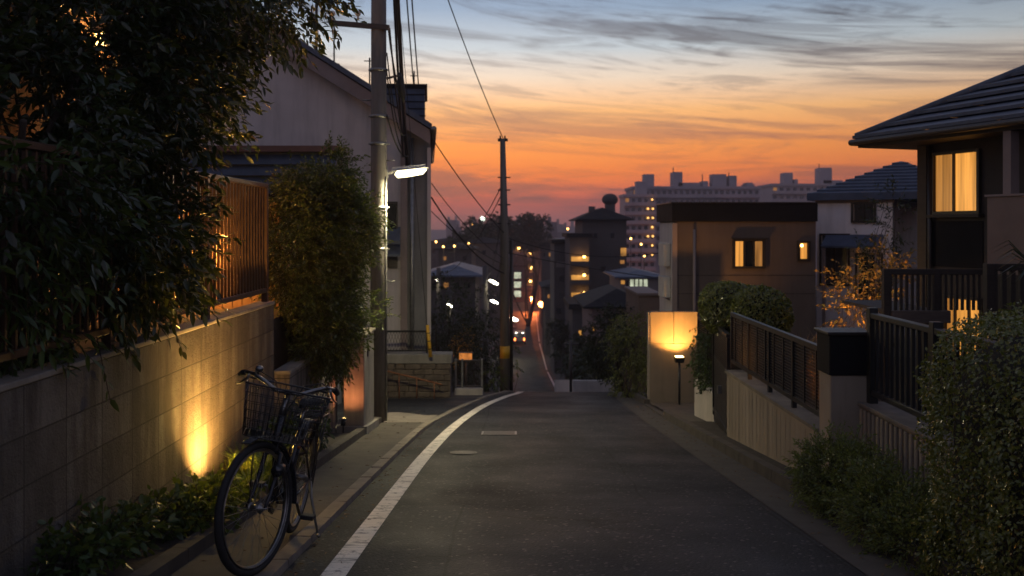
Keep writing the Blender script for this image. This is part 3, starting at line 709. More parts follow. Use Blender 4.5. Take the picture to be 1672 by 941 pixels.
# roof antennas
def mast(label,base,h,arms,r=.025):
    t=thing('roof_antenna',label,'antenna',base); b=Vector(base)
    k=MB(); k.cyl(b-Vector((0,0,.15)),b+Vector((0,0,h)),r,8); k.build('mast',M['iron'],t)
    if arms:
        k=MB()
        for z,l in arms: k.bar(b+Vector((-l,0,z)),b+Vector((l,0,z)),.02)
        k.build('element',M['iron'],t)
    k=MB(); k.box(b.x-.12,b.x+.12,b.y-.1,b.y+.1,b.z-.12,b.z+.02); k.build('mount',M['iron'],t)
mast('thick dark roof mast rising out of view from the gable roof',(-4.47,21,roofz(-4.47)+.05),2.4,[],.035)
mast('thin bent roof antenna with crossbar left of the utility pole',(-3.95,20.4,roofz(-3.95)+.05),1.05,[(.95,.22),(.75,.1)],.018)
mast('short slanting roof antenna close against the utility pole',(-3.1,20,roofz(-3.1)+.05),.62,[(.55,.12)],.016)
mast('short twin antenna on top of the roof dormer',(-2.45,23,3.5),.42,[(.3,.1)],.018)
# near utility pole
pb=Vector((-1.99,13.72,gz(13.72)))
t=thing('utility_pole','thick concrete utility pole carrying the bright street lamp beside the gatepost','utility pole',pb)
k=MB(); k.tube([pb+Vector((0,0,-.3)),pb+Vector((0,0,2.4)),pb+Vector((0,0,9.2))],[.128,.124,.105],24); k.build('shaft',M['concrete_pole'],t)
for z in(-.32,1.25,1.66,2.35,.3):
    k=MB(); k.cyl((pb.x,pb.y,z-.022),(pb.x,pb.y,z+.022),.129,24); k.cyl((pb.x-.15,pb.y-.02,z),(pb.x+.16,pb.y-.02,z),.012,6); k.build('band',M['steel'],t)
k=MB(); k.bar((-2.72,13.72,3.06),(-1.82,13.6,2.96),.06,.075); k.build('crossarm',M['iron'],t)
for x in(-2.68,-2.3):
    k=MB(); k.cyl((x,13.72,3.1),(x,13.72,3.16),.018,8); k.ball((x,13.72,3.2),.045,10,6); k.build('insulator',M['whiteplastic'],t)
k=MB(); k.bar((-1.85,13.55,2.2),(-1.66,13.55,2.25),.03); k.build('bracket',M['iron'],t)
for i,z in enumerate((-1.2,-.8,-.4,1.0,1.9)):
    k=MB(); s_=1 if i%2 else -1; k.cyl((pb.x+s_*.11,pb.y-.02,z),(pb.x+s_*.24,pb.y-.05,z),.009,6); k.build('step_bolt',M['steel'],t)
k=MB(); k.tube([(-1.875,13.66,.75),(-1.872,13.66,-1.2),(-1.868,13.66,-2.9)],.016,6); k.build('conduit',M['steel'],t)
# street lamp
t=thing('street_lamp','bright tube street lamp reaching out from the nearest utility pole','street lamp',(-1.86,13.6,.82))
k=MB(); k.bar((-1.885,13.74,.80),(-1.78,13.74,.83),.035); k.bar((-1.875,13.74,.74),(-1.875,13.74,.92),.04); k.build('bracket',M['whiteplastic'],t)
k=MB(); k.prism([(-1.80,13.68,.855),(-1.80,13.82,.855),(-1.79,13.79,.90),(-1.79,13.71,.90)],(.5,-.02,.052)); k.build('hood',M['whiteplastic'],t)
k=MB(); k.tube([(-1.74,13.745,.815),(-1.71,13.745,.80),(-1.55,13.74,.822),(-1.34,13.73,.848),(-1.28,13.73,.872)],[.03,.058,.062,.05,.012],14); k.build('lens',M['lampwhite'],t)
k=MB(); k.prism([(-1.79,13.64,.835),(-1.79,13.68,.853),(-1.26,13.66,.905),(-1.26,13.62,.888)],(0,0,.006)); k.prism([(-1.79,13.86,.835),(-1.79,13.82,.853),(-1.26,13.80,.905),(-1.26,13.84,.888)],(0,0,.006)); k.prism([(-1.79,13.66,.846),(-1.79,13.84,.846),(-1.26,13.82,.898),(-1.26,13.64,.898)],(0,0,.004)); k.build('reflector',M['whiteplastic'],t)  # reflector wings added to catch lamp light and widen its glow
lamp('AREA',(-1.46,13.74,.73),105,COOL,t,(-1.42,13.6,-3),shape='RECTANGLE',size=.5,size_y=.1)
lamp('POINT',(-1.30,13.45,.72),15,COOL,t,shadow_soft_size=.08)
# stacked stone wall with railing, far side of the side road
t=thing('stone_wall','low dark stacked stone wall with concrete top across the side road','wall',(-2.2,18.7,gz(18.7)))
r0=random.Random(4)
k=MB(); k.box(-6,-1.25,18.62,19.0,gz(19)-.5,-2.75); k.build('wall_body',M['stone'],t)
k=MB(); z=gz(18.6)-.1
for row in range(7):
    x=-6+r0.uniform(0,.2)
    while x<-1.3:
        l=r0.uniform(.18,.42); k.box(x,min(x+l-.012,-1.24),18.585-r0.uniform(0,.02),18.62,z+.004,z+.108,.012); x+=l
    z+=.113
k.build('stones',M['stone'],t)
k=MB(); k.box(-6.02,-1.22,18.56,19.02,-2.748,-2.56,.01); k.build('coping',M['concrete'],t)
t=thing('mesh_railing','low dark mesh railing standing on the stacked stone wall','railing',(-2.2,18.8,-2.56))
k=MB(); k.box(-6,-1.72,18.77,18.81,-2.14,-2.10); k.box(-6,-1.72,18.775,18.805,-2.53,-2.5); k.build('rail',M['black'],t)
for x in(-1.74,-2.7,-3.7,-4.7):
    k=MB(); k.box(x-.02,x+.02,18.765,18.815,-2.56,-2.1); k.build('post',M['black'],t)
k=MB(); x=-5.9
while x<-1.76:
    k.bar((x,18.79,-2.5),(x+.12,18.79,-2.14),.006); k.bar((x+.12,18.79,-2.5),(x,18.79,-2.14),.006); x+=.06
k.build('mesh',M['black'],t)
t=thing('guy_wire_guard','leaning yellow guy wire sleeve with black bands on the stone wall','wire guard',(-1.58,18.5,-2.6))
a=at(703,583,18.45); b=at(698,531,18.45)
k=MB(); k.cyl(a,b,.038,12,.034); k.build('sleeve',M['yellow'],t)
for f in(.25,.5,.75):
    p=a.lerp(b,f); k=MB(); k.cyl(p-(b-a)*.012,p+(b-a)*.012,.040,12); k.build('band',M['black'],t)
k=MB(); k.tube([b,b+Vector((-.02,0,.06)),at(655,40,15.5),(-1.95,13.8,4.6)],.006,5); k.build('guy_wire',M['cable'],t)
M['rust']=mat('rusty_iron',(.30,.12,.05),(.18,.07,.03),8,.8)
t=thing('handrail','low rusty handrail sloping in front of the stacked stone wall','handrail',(-2.0,18.3,gz(18.3)))
k=MB(); k.tube([(-2.75,18.3,gz(18.3)+.62),(-1.4,18.35,gz(18.3)+.28)],.018,8); k.build('rail',M['rust'],t)
for x in(-2.6,-2.25,-1.9,-1.55):
    k=MB(); k.cyl((x,18.32,gz(18.3)-.02),(x,18.32,gz(18.3)+.62-(x+2.75)*.252),.011,6); k.build('baluster',M['rust'],t)
# gate fence beside far pole
t=thing('entry_gate','small metal gate on pale concrete base right of the stacked stone wall','gate',(-.95,19.6,gz(19.6)))
k=MB(); k.box(-1.22,-.62,19.5,19.75,gz(19.6)-.2,-3.42,.01); k.build('base',M['stucco_white'],t)
k=MB(); k.box(-1.22,-.62,19.58,19.62,-2.86,-2.82); k.box(-1.22,-.62,19.58,19.62,-3.40,-3.37); k.build('frame',M['iron'],t)
for x in(-1.2,-.64,-1.06):
    k=MB(); k.box(x-.02,x+.02,19.57,19.63,-3.42,-2.8); k.build('post',M['steel'],t)
k=MB()
for i in range(9): k.box(-1.0+i*.04,-.99+i*.04,19.59,19.61,-3.37,-2.86)
k.build('bars',M['iron'],t)
t=thing('lit_sign','small orange lit sign box beyond the small metal gate','sign',at(760,583,22))
k=MB(); a=at(749,588,22); b=at(772,575,22); k.box(a.x,b.x,21.9,22.05,a.z,b.z,.01); k.build('box',M['iron'],t)
k=MB(); k.box(a.x+.015,b.x-.015,21.885,21.899,a.z+.015,b.z-.015); k.build('face',M['signglow'],t)
k=MB(); k.cyl((a.x+.17,22,gz(22)-.3),(a.x+.17,22,a.z),.03,8); k.build('post',M['iron'],t)
lamp('POINT',(a.x+.05,21.6,a.z+.25),3,ORANGE,t,shadow_soft_size=.05)
leafy('garden_plant','slim plant lit orange above the small lit sign','plant',(-1.2,22.3,gz(22)-.2),[((-1.1,22.3,-2.8),(.22,.2,.35)),((-1.35,22.3,-3.0),(.2,.2,.3))],70,6,.15,.05,.4,M['leaf_gold'],41,fine=False,trunk=.015,limbs=3)  # orange light on this plant put into its golden leaf colour
for i,(px,py,Yd,r,lab) in enumerate([(735,545,24,.75,'dark rounded garden shrub just right of the pale gabled house'),(725,505,27,.9,'taller dark shrub behind the rounded one beside the pale house'),(790,560,25,.75,'dark shrub left of the slim far utility pole'),(770,520,30,1.3,'dark garden tree between the pale house and the far pole')]):
    c=at(px,py,Yd); leafy('garden_shrub',lab,'shrub',(c.x,c.y,gz(Yd)-.2),[((c.x,c.y,c.z),(r,r,r*1.15)),((c.x,c.y,c.z-r),(r*.9,r*.9,r))],420,7,.22,.085,.45,M['leaf_far'],80+i,fine=False,gap=.25,trunk=.04,limbs=4,twig=False)
leafy('roadside_plant','yellow green weeds around the foot of the slim far utility pole','plant',(.02,21.4,gz(21.4)),[((-.42,21.3,-3.45),(.28,.3,.22)),((.0,22.6,-3.2),(.16,.2,.5))],90,7,.16,.055,.4,M['leaf_grass'],45,fine=False,trunk=.01,limbs=3)
# far pole
fb_=Vector((-.17,22,gz(22)))
t=thing('utility_pole','slim utility pole with yellow marker where the lane drops away','utility pole',fb_)
k=MB(); k.tube([fb_+Vector((0,0,-.4)),(-.18,22,-.3),(-.225,22,2.12)],[.118,.10,.062],16); k.build('shaft',M['concrete_pole'],t)
k=MB(); k.tube([fb_+Vector((.155,.1,-.4)),(-.02,22.1,-.3)],.04,8); k.build('dark_upright',M['iron'],t)  # dark upright close beside the pole shaft
a=at(823,585,22);b=at(823,565,22)
k=MB(); k.cyl((-.17,22,a.z),(-.17,22,b.z),.118,16); k.build('marker',M['yellow'],t)
k=MB(); k.bar((-.34,22,2.1),(-.10,22,2.1),.05,.07); k.box(-.30,-.26,21.97,22.03,2.1,2.2); k.box(-.19,-.15,21.97,22.03,2.1,2.2); k.build('crossarm',M['iron'],t)
for z in(1.2,.9,.55,.1):
    k=MB(); k.cyl((-.34,21.95,z),(-.04,21.95,z),.016,6); k.build('step_bolt',M['iron'],t)
# overhead cables
def cable(label,a,b,sag,r=.012,n=18):
    a=Vector(a);b=Vector(b); k=MB()
    k.tube([a.lerp(b,i/n)-Vector((0,0,sag*4*(i/n)*(1-i/n))) for i in range(n+1)],r,5)
    return tag(k.build('overhead_cable',M['cable']),label,'cable','overhead cables')
T=Vector((-1.95,13.72,6.1))
cable('long thin cable dropping from the near pole to tip of the slim far pole',(-1.9,13.7,6.2),(-.22,22,2.15),.25,.011)
cable('thick black service cable beside the near pole down to pale house',(-1.80,13.7,5.3),(-2.22,19.5,1.2),.22,.040)
cable('thinner cable twisted close along the thick service cable',(-1.83,13.75,5.0),(-2.18,19.4,1.35),.40,.018)
cable('left one of twin cables ending on the roof dormer',(-1.78,13.7,6.4),(-2.42,22.6,3.5),.15,.016)
cable('right one of twin cables ending on the roof dormer',(-1.70,13.7,6.5),(-2.30,22.6,3.5),.18,.016)
cable('cable from pale house eaves running down to middle of slim far pole',(-1.7,19.7,1.9),(-.17,21.95,-.15),.10,.012)
cable('cable from pale house wall crossing the sunset to the slim far pole, upper',(-1.72,19.6,.95),(-.17,21.95,-.75),.16,.010)
cable('heavier cable from pale house wall to the slim far pole, sagging lowest',(-1.72,19.6,.65),(-.17,21.95,-1.1),.25,.018)
cable('cable from pale house wall to slim far pole just under the marker lamps',(-1.72,19.6,.35),(-.17,21.95,-.9),.12,.010)
cable('cable fanning left from the top of the slim far pole into the valley',(-.2,22,1.1),(-3.1,45,-1.2),.5,.012)
cable('second cable fanning left from the slim far pole into the valley',(-.2,22,.9),(-3.5,45,-2.2),.6,.012)
cable('cable running on from slim far pole above the far street',(-.15,22,.9),(-1.2,45,-2.4),.5,.014)
cable('lower cable running on from slim far pole above the far street',(-.15,22,-.2),(-1.2,45,-3.2),.6,.014)
cable('level cable crossing from slim far pole towards the brown house',(-.1,22,-.25),(3.9,22.2,-.55),.28,.010)
cable('lower level cable crossing in front of the brown house wall',(-.1,22,-.6),(9.0,21.6,-1.5),.25,.011)
cable('looped slack cable hanging beside the near pole clamp',(-1.86,13.65,2.6),(-1.62,13.9,1.4),.35,.010)
cable('second slack cable hanging from the near pole upper band',(-1.86,13.6,2.35),(-1.70,14.4,1.2),.25,.010)
cable('third slack cable coil beside the near pole, shortest',(-1.86,13.65,1.68),(-1.60,14.2,1.1),.18,.012)
cable('tightly bundled thick cable running close left of the thick service cable',(-1.86,13.7,5.6),(-2.3,19.4,1.5),.30,.024)
cable('loosely hung cable crossing behind the near pole to the gable edge',(-1.84,13.8,3.0),(-2.25,19.3,1.75),.30,.014)
cable('short jumper cable arching between the near pole bands',(-1.84,13.62,3.0),(-1.70,13.9,2.0),.10,.014)
t=thing('cable_joint','fat black cable splice hanging in the wires right of the near pole','cable joint',(-1.66,13.9,2.1))
k=MB(); k.tube([(-1.70,13.9,2.35),(-1.685,13.9,2.25),(-1.655,13.9,2.0),(-1.64,13.9,1.9)],[.012,.05,.05,.012],10); k.build('sleeve',M['cable'],t)
# ================================================================= bicycle (local: x forward, y to the rider's left, z up)
bike=thing('bicycle','black city bicycle with front wire basket parked on its stand by the block wall','bicycle',(0,0,0))
WR=.362
def wheel(cx,M_=None,name='wheel'):
    wh=bpy.data.objects.new('wheel',None); col.objects.link(wh); wh.parent=bike; c=(cx,0,WR)
    k=MB(M_); k.ring(c,(0,1,0),WR-.021,.021,64,10); k.build('tyre',M['rubber'],wh)
    k=MB(M_)
    for y in(-.012,.012): k.ring((cx,y,WR),(0,1,0),WR-.046,.0055,64,6)
    k.ring(c,(0,1,0),WR-.048,.010,64,6); k.build('rim',M['chrome'],wh)
    k=MB(M_); k.cyl((cx,-.045,WR),(cx,.045,WR),.018,12); k.cyl((cx,-.075,WR),(cx,.075,WR),.006,8)
    for y in(-.03,.03): k.cyl((cx,y-.002,WR),(cx,y+.002,WR),.030,16)
    k.build('hub',M['chrome'],wh)
    k=MB(M_)
    for i in range(32):
        s=1 if i%2 else -1; a=2*math.pi*i/32; b=a+(.42 if (i//2)%2 else -.42)
        k.tube([(cx+.028*math.cos(b),s*.03,WR+.028*math.sin(b)),(cx+(WR-.05)*math.cos(a),0,WR+(WR-.05)*math.sin(a))],.0013,4,cap=False)
    k.build('spokes',M['steel'],wh); return wh
# steering: rotate about the head axis
H0=Vector((.955,0,.60)); H1=Vector((.845,0,.90)); ax=(H1-H0).normalized()
S=Matrix.Translation(H0)@Matrix.Rotation(R(-20),4,ax)@Matrix.Translation(-H0)
FX=1.085
wheel(0); wheel(FX,S)
def part(name,m,fn,parent=bike,MM=None):
    k=MB(MM); fn(k); return k.build(name,m,parent)
BB=(.43,0,.285)
def frame(k):
    k.tube([(.862,0,.845),(.925,0,.675)],.021,12)
    k.tube([(.905,0,.70),(.80,0,.52),(.66,0,.375),(.52,0,.305),BB],.018,10)
    k.tube([(.875,0,.80),(.76,0,.62),(.60,0,.48),(.46,0,.43),(.365,0,.43)],.014,10)
    k.tube([BB,(.27,0,.74)],.016,10)
    k.cyl((.43,-.04,.285),(.43,.04,.285),.024,14)
    for s in(-1,1):
        k.tube([(.43,s*.03,.285),(.25,s*.055,.315),(0,s*.062,WR)],.010,8)
        k.tube([(.305,s*.02,.63),(.22,s*.055,.56),(0,s*.062,WR)],.008,8)
part('frame',M['bikepaint'],frame)
def fork(k):
    k.tube([(.925,0,.675),(.938,0,.645)],.022,12)
    for s in(-1,1): k.tube([(.935,0,.655),(.938,s*.05,.64),(.985,s*.056,.52),(1.035,s*.056,.43),(FX,s*.058,WR)],[.014,.014,.013,.011,.009],8)
fk=part('fork',M['bikepaint'],fork,MM=S)
part('mudguard',M['bikepaint'],lambda k:[k.ring((FX,y,WR),(0,1,0),WR+.022,.006,30,6,R(180-5),R(290)) for y in(-.022,-.011,0,.011,.022)],MM=S)
part('mudguard',M['bikepaint'],lambda k:[k.ring((0,y,WR),(0,1,0),WR+.022,.006,36,6,R(155),R(330)) for y in(-.024,-.012,0,.012,.024)])
SB=Matrix.Translation(H0)@Matrix.Rotation(R(13),4,ax)@Matrix.Translation(-H0)   # bars and basket sit twisted on the stem
def bars(k):
    k.cyl((.862,0,.845),(.825,0,.955),.012,10); k.cyl((.825,0,.955),(.865,0,.985),.013,10)
    for s in(-1,1): k.tube([(.87,0,.985),(.885,s*.07,.99),(.87,s*.15,1.03),(.82,s*.215,1.05),(.75,s*.262,1.045),(.655,s*.29,1.02)],.0115,10)
hb=part('handlebar',M['chrome'],bars,MM=SB)
for s in(-1,1):
    part('grip',M['rubber'],lambda k:k.tube([(.75,s*.262,1.045),(.70,s*.279,1.034),(.64,s*.294,1.016)],[.016,.018,.016],10),hb,SB)
    part('brake_lever',M['chrome'],lambda k:k.tube([(.80,s*.235,1.045),(.79,s*.25,1.015),(.73,s*.277,.98),(.67,s*.30,.965)],[.010,.008,.006,.006],8),hb,SB)
    part('brake_cable',M['cable'],lambda k:k.tube([(.80,s*.235,1.045),(.90,s*.18,1.08),(.99,s*.08,1.05),(.97,s*.02,.90),(.95,s*.02,.72)],.0035,6),hb,SB)
part('bell',M['chrome'],lambda k:(k.ball((.815,-.19,1.085),.026,12,8,.75),k.cyl((.815,-.19,1.05),(.815,-.19,1.08),.008,8)),hb,SB)
# wire baskets
def basket(name,cx,cy,z0,z1,lx0,lx1,wy0,wy1,MM,rows=6,step=.034):
    b=bpy.data.objects.new(name,None); col.objects.link(b); b.parent=bike
    def loop(f,rc=.035):
        lx=lx0+(lx1-lx0)*f; wy=wy0+(wy1-wy0)*f; z=z0+(z1-z0)*f; P=[]
        for sx,sy,a0 in((1,1,0),(-1,1,90),(-1,-1,180),(1,-1,270)):
            for a in(0,30,60,90):
                P.append((cx+sx*(lx/2-rc)+rc*math.cos(R(a0+a)),cy+sy*(wy/2-rc)+rc*math.sin(R(a0+a)),z))
        return P
    k=MB(MM); k.tube(loop(1),.0055,8,closed=True); k.build('rim',M['black'],b)
    k=MB(MM)
    for i in range(rows): k.tube(loop(i/rows),.0022 if i else .004,5,closed=True)
    def fr(side,u,f):
        lx=lx0+(lx1-lx0)*f; wy=wy0+(wy1-wy0)*f; z=z0+(z1-z0)*f
        return {0:(cx+lx/2,cy+u*wy/2,z),1:(cx-lx/2,cy+u*wy/2,z),2:(cx+u*lx/2,cy+wy/2,z),3:(cx+u*lx/2,cy-wy/2,z)}[side]
    for side in range(4):
        nn=int((wy1 if side<2 else lx1)/step)
        for i in range(nn+1):
            u=-.88+1.76*i/nn; k.tube([fr(side,u,0),fr(side,u,1)],.0022,5)
    for i in range(9):
        u=-.85+1.7*i/8; k.tube([fr(1,u,0),fr(0,u,0)],.0022,5); k.tube([fr(3,u,0),fr(2,u,0)],.0022,5)
    k.build('wire_mesh',M['black'],b); return b
basket('front_basket',.98,0,.74,1.025,.27,.34,.37,.47,SB)
part('basket_stay',M['black'],lambda k:[k.tube([(FX-.02,s*.064,.40),(1.07,s*.10,.60),(1.03,s*.11,.745)],.005,6) for s in(-1,1)],MM=SB)
part('basket_bracket',M['black'],lambda k:k.bar((.90,0,.735),(1.0,0,.738),.05,.012),MM=SB)
def carrier(k):
    for s in(-1,1):
        k.tube([(.24,s*.06,.755),(.10,s*.075,.765),(-.30,s*.075,.77),(-.33,s*.03,.77),(-.33,0,.77)],.006,6)
        k.tube([(-.02,s*.07,WR),(-.10,s*.078,.765)],.005,6); k.tube([(-.02,s*.07,WR),(-.24,s*.078,.765)],.005,6)
    for x in(.1,0,-.1,-.2): k.cyl((x,-.075,.767),(x,.075,.767),.004,6)
part('carrier',M['black'],carrier)
def saddle(k):
    prof=[(-.13,.085,.895),(-.09,.105,.905),(-.02,.09,.90),(.05,.05,.892),(.11,.025,.89),(.145,.012,.882)]
    v=[];f=[]
    for x,w_,z in prof:
        for a in range(10):
            t=2*math.pi*a/10; v.append((.22+x,w_*math.cos(t),z+.028*math.sin(t)-(.02*abs(math.cos(t)))))
    for i in range(5):
        for a in range(10): f.append((i*10+a,i*10+(a+1)%10,i*10+10+(a+1)%10,i*10+10+a))
    f+= [tuple(range(9,-1,-1)),tuple(range(50,60))]; k.add(v,f,True)
part('saddle',M['rubber'],saddle)
part('seat_post',M['chrome'],lambda k:k.cyl((.275,0,.72),(.225,0,.875),.012,10))
def cg(k):
    k.prism([(.53,-.055,.33),(.46,-.055,.38),(.0,-.055,WR+.05),(-.05,-.055,WR),(.0,-.055,WR-.045),(.42,-.055,.19),(.50,-.055,.22),(.54,-.055,.28)],(0,-.012,0))
part('chain_guard',M['bikepaint'],cg)
cr=part('crank',M['chrome'],lambda k:(k.cyl((.43,-.085,.285),(.43,.085,.285),.010,10),k.bar((.43,.085,.285),(.30,.095,.18),.018,.012),k.bar((.43,-.085,.285),(.56,-.095,.39),.018,.012)))
for x,y,z in((.30,.145,.18),(.56,-.145,.39)):
    part('pedal',M['rubber'],lambda k:(k.box(x-.045,x+.045,y-.042,y+.042,z-.013,z+.013,.005)),cr)
part('kickstand',M['steel'],lambda k:(k.tube([(-.01,.07,WR-.02),(.02,.10,.24),(.09,.19,.03)],[.010,.009,.008],8),k.tube([(.09,.19,.03),(.115,.205,.025)],[.011,.011],8)))
hl=part('headlamp',M['black'],lambda k:(k.cyl((.965,.085,.575),(1.04,.092,.56),.020,14,.034),k.cyl((.945,.082,.579),(.965,.085,.575),.010,10,.02)),MM=S)
part('lens',M['glass_dark'],lambda k:k.cyl((1.041,.092,.56),(1.046,.0925,.559),.031,14),hl,S)
M['reflector']=mat('amber_reflector',(.75,.22,.05),(.6,.15,.03),40,.12,spec=.9)
part('reflector',M['reflector'],lambda k:(k.box(-.372,-.356,-.022,.022,.52,.575,.005)))
part('reflector',M['reflector'],lambda k:(k.cyl((.30,.012,.62),(.325,.012,.61),.020,12)))
part('ring_lock',M['black'],lambda k:k.ring((.175,0,.585),(.85,0,.5),.052,.010,24,8))
# put it on the pavement: front wheel towards the viewer and uphill, leaning on its stand
rc=Vector((-1.47,6.12,gz(6.0)+.032)); fc=Vector((-1.455,5.05,gz(4.92)+.032))
fx=(fc-rc).normalized(); up=Vector((0,0,1)); ly=up.cross(fx).normalized(); uz=fx.cross(ly)
Bm=Matrix((( fx.x,ly.x,uz.x,rc.x),(fx.y,ly.y,uz.y,rc.y),(fx.z,ly.z,uz.z,rc.z),(0,0,0,1)))
bike.matrix_world=Bm@Matrix.Rotation(R(-8),4,'X')
# ================================================================= right side
# uplit panel wall
t=thing('uplit_wall','pale orange uplit garden wall slab behind a post lamp','wall',(2.95,16.9,gz(16.9)))
M['panel']=mat('panel_render',(.24,.19,.14),(.19,.15,.11),2.2,.85,.35,70,grime=.3)
k=MB(); zt=-1.54
g_=.004
for a,b,c,d in((2.53,2.955,-2.12,zt),(2.955+g_*2,3.39,-2.12,zt),(2.53,3.39,gz(17)-.2,-2.128)): k.box(a,b,16.8,17.0,c,d,.004)
k.build('slab',M['panel'],t)
k=MB(); k.box(2.50,2.528,16.82,17.0,gz(17)-.2,zt-.02); k.build('edge',M['stucco'],t)
t=thing('post_lamp','slim black post lamp shining up the pale garden wall slab','post lamp',(2.98,16.35,gz(16.3)))
pz=-2.36
k=MB(); k.cyl((2.98,16.35,gz(16.3)-.1),(2.98,16.35,pz),.022,10); k.build('post',M['black'],t)
k=MB(); k.prism([(2.90,16.27,pz+.06),(3.06,16.27,pz+.06),(3.05,16.29,pz-.04),(2.91,16.29,pz-.04)],(0,.16,0)); k.build('housing',M['black'],t)
k=MB(); k.box(2.915,3.045,16.30,16.42,pz+.062,pz+.070); k.build('lens',M['spotlens'],t)
lamp('SPOT',(2.98,16.40,pz+.085),130,(1,.44,.09),t,(2.98,16.85,pz+.80),spot_size=R(122),spot_blend=.5,shadow_soft_size=.04)
lamp('POINT',(2.98,16.68,pz+.22),2.2,(1,.48,.11),t,shadow_soft_size=.03)  # added point light for the hot spot on the slab
# low white wall with ivy fence, gate
def meshfence(t,x0,y0,x1,y1,zb,zt,posts,mesh='weave',bars=0):
    a=Vector((x0,y0,0)); b=Vector((x1,y1,0)); u=Vector((0,0,1))
    k=MB(); k.bar(a+u*zt,b+u*zt,.05,.045); k.build('top_rail',M['black'],t)
    k=MB(); k.bar(a+u*zb,b+u*zb,.04,.04); k.build('bottom_rail',M['black'],t)
    for i in range(posts):
        p=a.lerp(b,i/(posts-1)); k=MB(); k.bar(p+u*(zb-.09),p+u*(zt-.023),.042,.042,(0,1,0)); k.build('post',M['black'],t)
    k=MB(); n=int((zt-zb)/.028); off=Vector((0,0,0))
    for i in range(1,n): z=zb+(zt-zb)*i/n; k.bar(a+u*z,b+u*z,.006,.009)
    m_=int((b-a).length/.032)
    for i in range(1,m_): p=a.lerp(b,i/m_); k.bar(p+u*(zb+.02),p+u*(zt-.02),.005,.009,(0,1,0))
    k.build('mesh',M['black'],t)
    if bars:
        for i in range(bars):
            p=a.lerp(b,(i+.5)/bars); k=MB(); k.bar(p+u*zb,p+u*zt,.022,.022,(0,1,0)); k.build('bar',M['black'],t)
t=thing('low_wall','low pale garden wall under the ivy covered fence, right of the post lamp','wall',(2.9,13.6,gz(13.6)))
k=MB(); k.prism([(2.84,12.93,gz(12.9)-.2),(2.84,14.3,gz(14.3)-.2),(2.84,14.3,-2.36),(2.84,12.93,-2.36)],(.16,0,0)); k.build('wall_body',M['stucco_white'],t)
t=thing('mesh_fence','short black mesh fence overgrown with ivy on the low pale wall','fence',(2.92,13.6,-2.36))
meshfence(t,2.90,14.25,2.90,12.95,-2.26,-1.40,3)
r=np.random.default_rng(5); P=np.stack([2.87+r.normal(size=200)*.05,13.0+1.1*r.random(200)**.8,-2.35+.85*r.random(200)],1); P[:,1]+=.05*np.sin(P[:,2]*9)
t=thing('ivy','green ivy climbing through the short mesh fence on low pale wall','ivy',(2.88,13.5,-2.36))
V,Fs,a,b=twigs(P,np.stack([-.8+0*r.random(200),r.normal(size=200)*.5,.3*r.normal(size=200)],1),6,.12,.045,.7,r,.3,False); np_mesh('leaves',V,Fs,M['leaf_young'],t); stems('stems',a,b,.003,M['bark'],t)
t=thing('garden_gate','narrow tall black garden gate between ivy fence and cream wall','gate',(2.74,12,gz(12)))
meshfence(t,2.83,12.86,2.66,11.3,gz(11.3)+.12,-1.33,2)
k=MB(); k.bar((2.83,12.86,gz(12.2)+.52),(2.66,11.3,gz(12.2)+.52),.012,.9); k.build('panel',M['black'],t)
k=MB(); k.box(2.60,2.65,11.6,11.64,-2.1,-2.0); k.build('handle',M['steel'],t)
# long cream wall with woven fence
t=thing('cream_wall','long cream rendered wall below the woven black fence','wall',(2.7,9.5,gz(9.5)))
k=MB(); k.prism([(2.62,7.85,gz(7.85)-.2),(2.62,11.2,gz(11.2)-.2),(2.62,11.2,-1.77),(2.62,7.85,-1.75)],(.2,0,0)); k.build('wall_body',M['stucco'],t)
k=MB()
for i in range(22):
    y=7.9+i*.15; k.box(2.617,2.6195,y,y+.012,gz(y)+.12,-1.80)
k.build('render_ridges',M['stucco'],t)
k=MB(); k.prism([(2.60,7.85,-1.748),(2.60,11.22,-1.768),(2.60,11.22,-1.735),(2.60,7.85,-1.715)],(.24,0,0)); k.build('coping',M['kerb'],t)
t=thing('woven_fence','long black woven mesh fence with flat top rail on the cream wall','fence',(2.7,9.5,-1.73))
meshfence(t,2.68,11.17,2.68,7.92,-1.62,-1.05,5,bars=10)
# pillar
t=thing('gate_pillar','square wall pillar with dark cap block between woven fence and bar fence','pillar',(2.76,7.76,gz(7.7)))
k=MB(); k.box(2.62,2.93,7.55,7.84,gz(7.8)-.3,-1.215,.008); k.build('shaft',M['stucco'],t)
k=MB(); k.box(2.605,2.945,7.535,7.855,-1.213,-.885,.008); k.build('dark_block',M['darkroof'],t)
k=MB(); k.box(2.585,2.965,7.515,7.875,-.883,-.855,.006); k.build('cap',M['iron'],t)
# ribbed wall with bar fence
t=thing('ribbed_wall','ribbed pale wall under the black bar fence, partly hidden by round shrubs','wall',(2.9,6,gz(6)))
k=MB(); k.prism([(2.86,3,gz(3)-.2),(2.86,7.54,gz(7.5)-.2),(2.86,7.54,-1.46),(2.86,3,-1.46)],(.18,0,0)); k.build('wall_body',M['stucco'],t)
k=MB(); y=3.05
while y<7.5: k.box(2.838,2.859,y,y+.045,gz(y)+.08,-1.475,.006); y+=.085
k.build('ribs',M['stucco'],t)
k=MB(); k.box(2.83,3.05,3,7.53,-1.458,-1.425,.005); k.build('coping',M['kerb'],t)
t=thing('bar_fence','black upright bar fence on the ribbed wall beside the clipped hedge','fence',(2.93,6,-1.43))
k=MB(); k.box(2.90,2.96,3,7.5,-.735,-.69,.006); k.build('top_rail',M['black'],t)
k=MB(); k.box(2.905,2.955,3,7.5,-1.36,-1.315,.006); k.build('bottom_rail',M['black'],t)
for y in(7.47,6.35,5.2,4.05):
    k=MB(); k.box(2.895,2.965,y-.035,y+.035,-1.43,-.65,.004); k.build('post',M['black'],t)
src=None; y=7.38
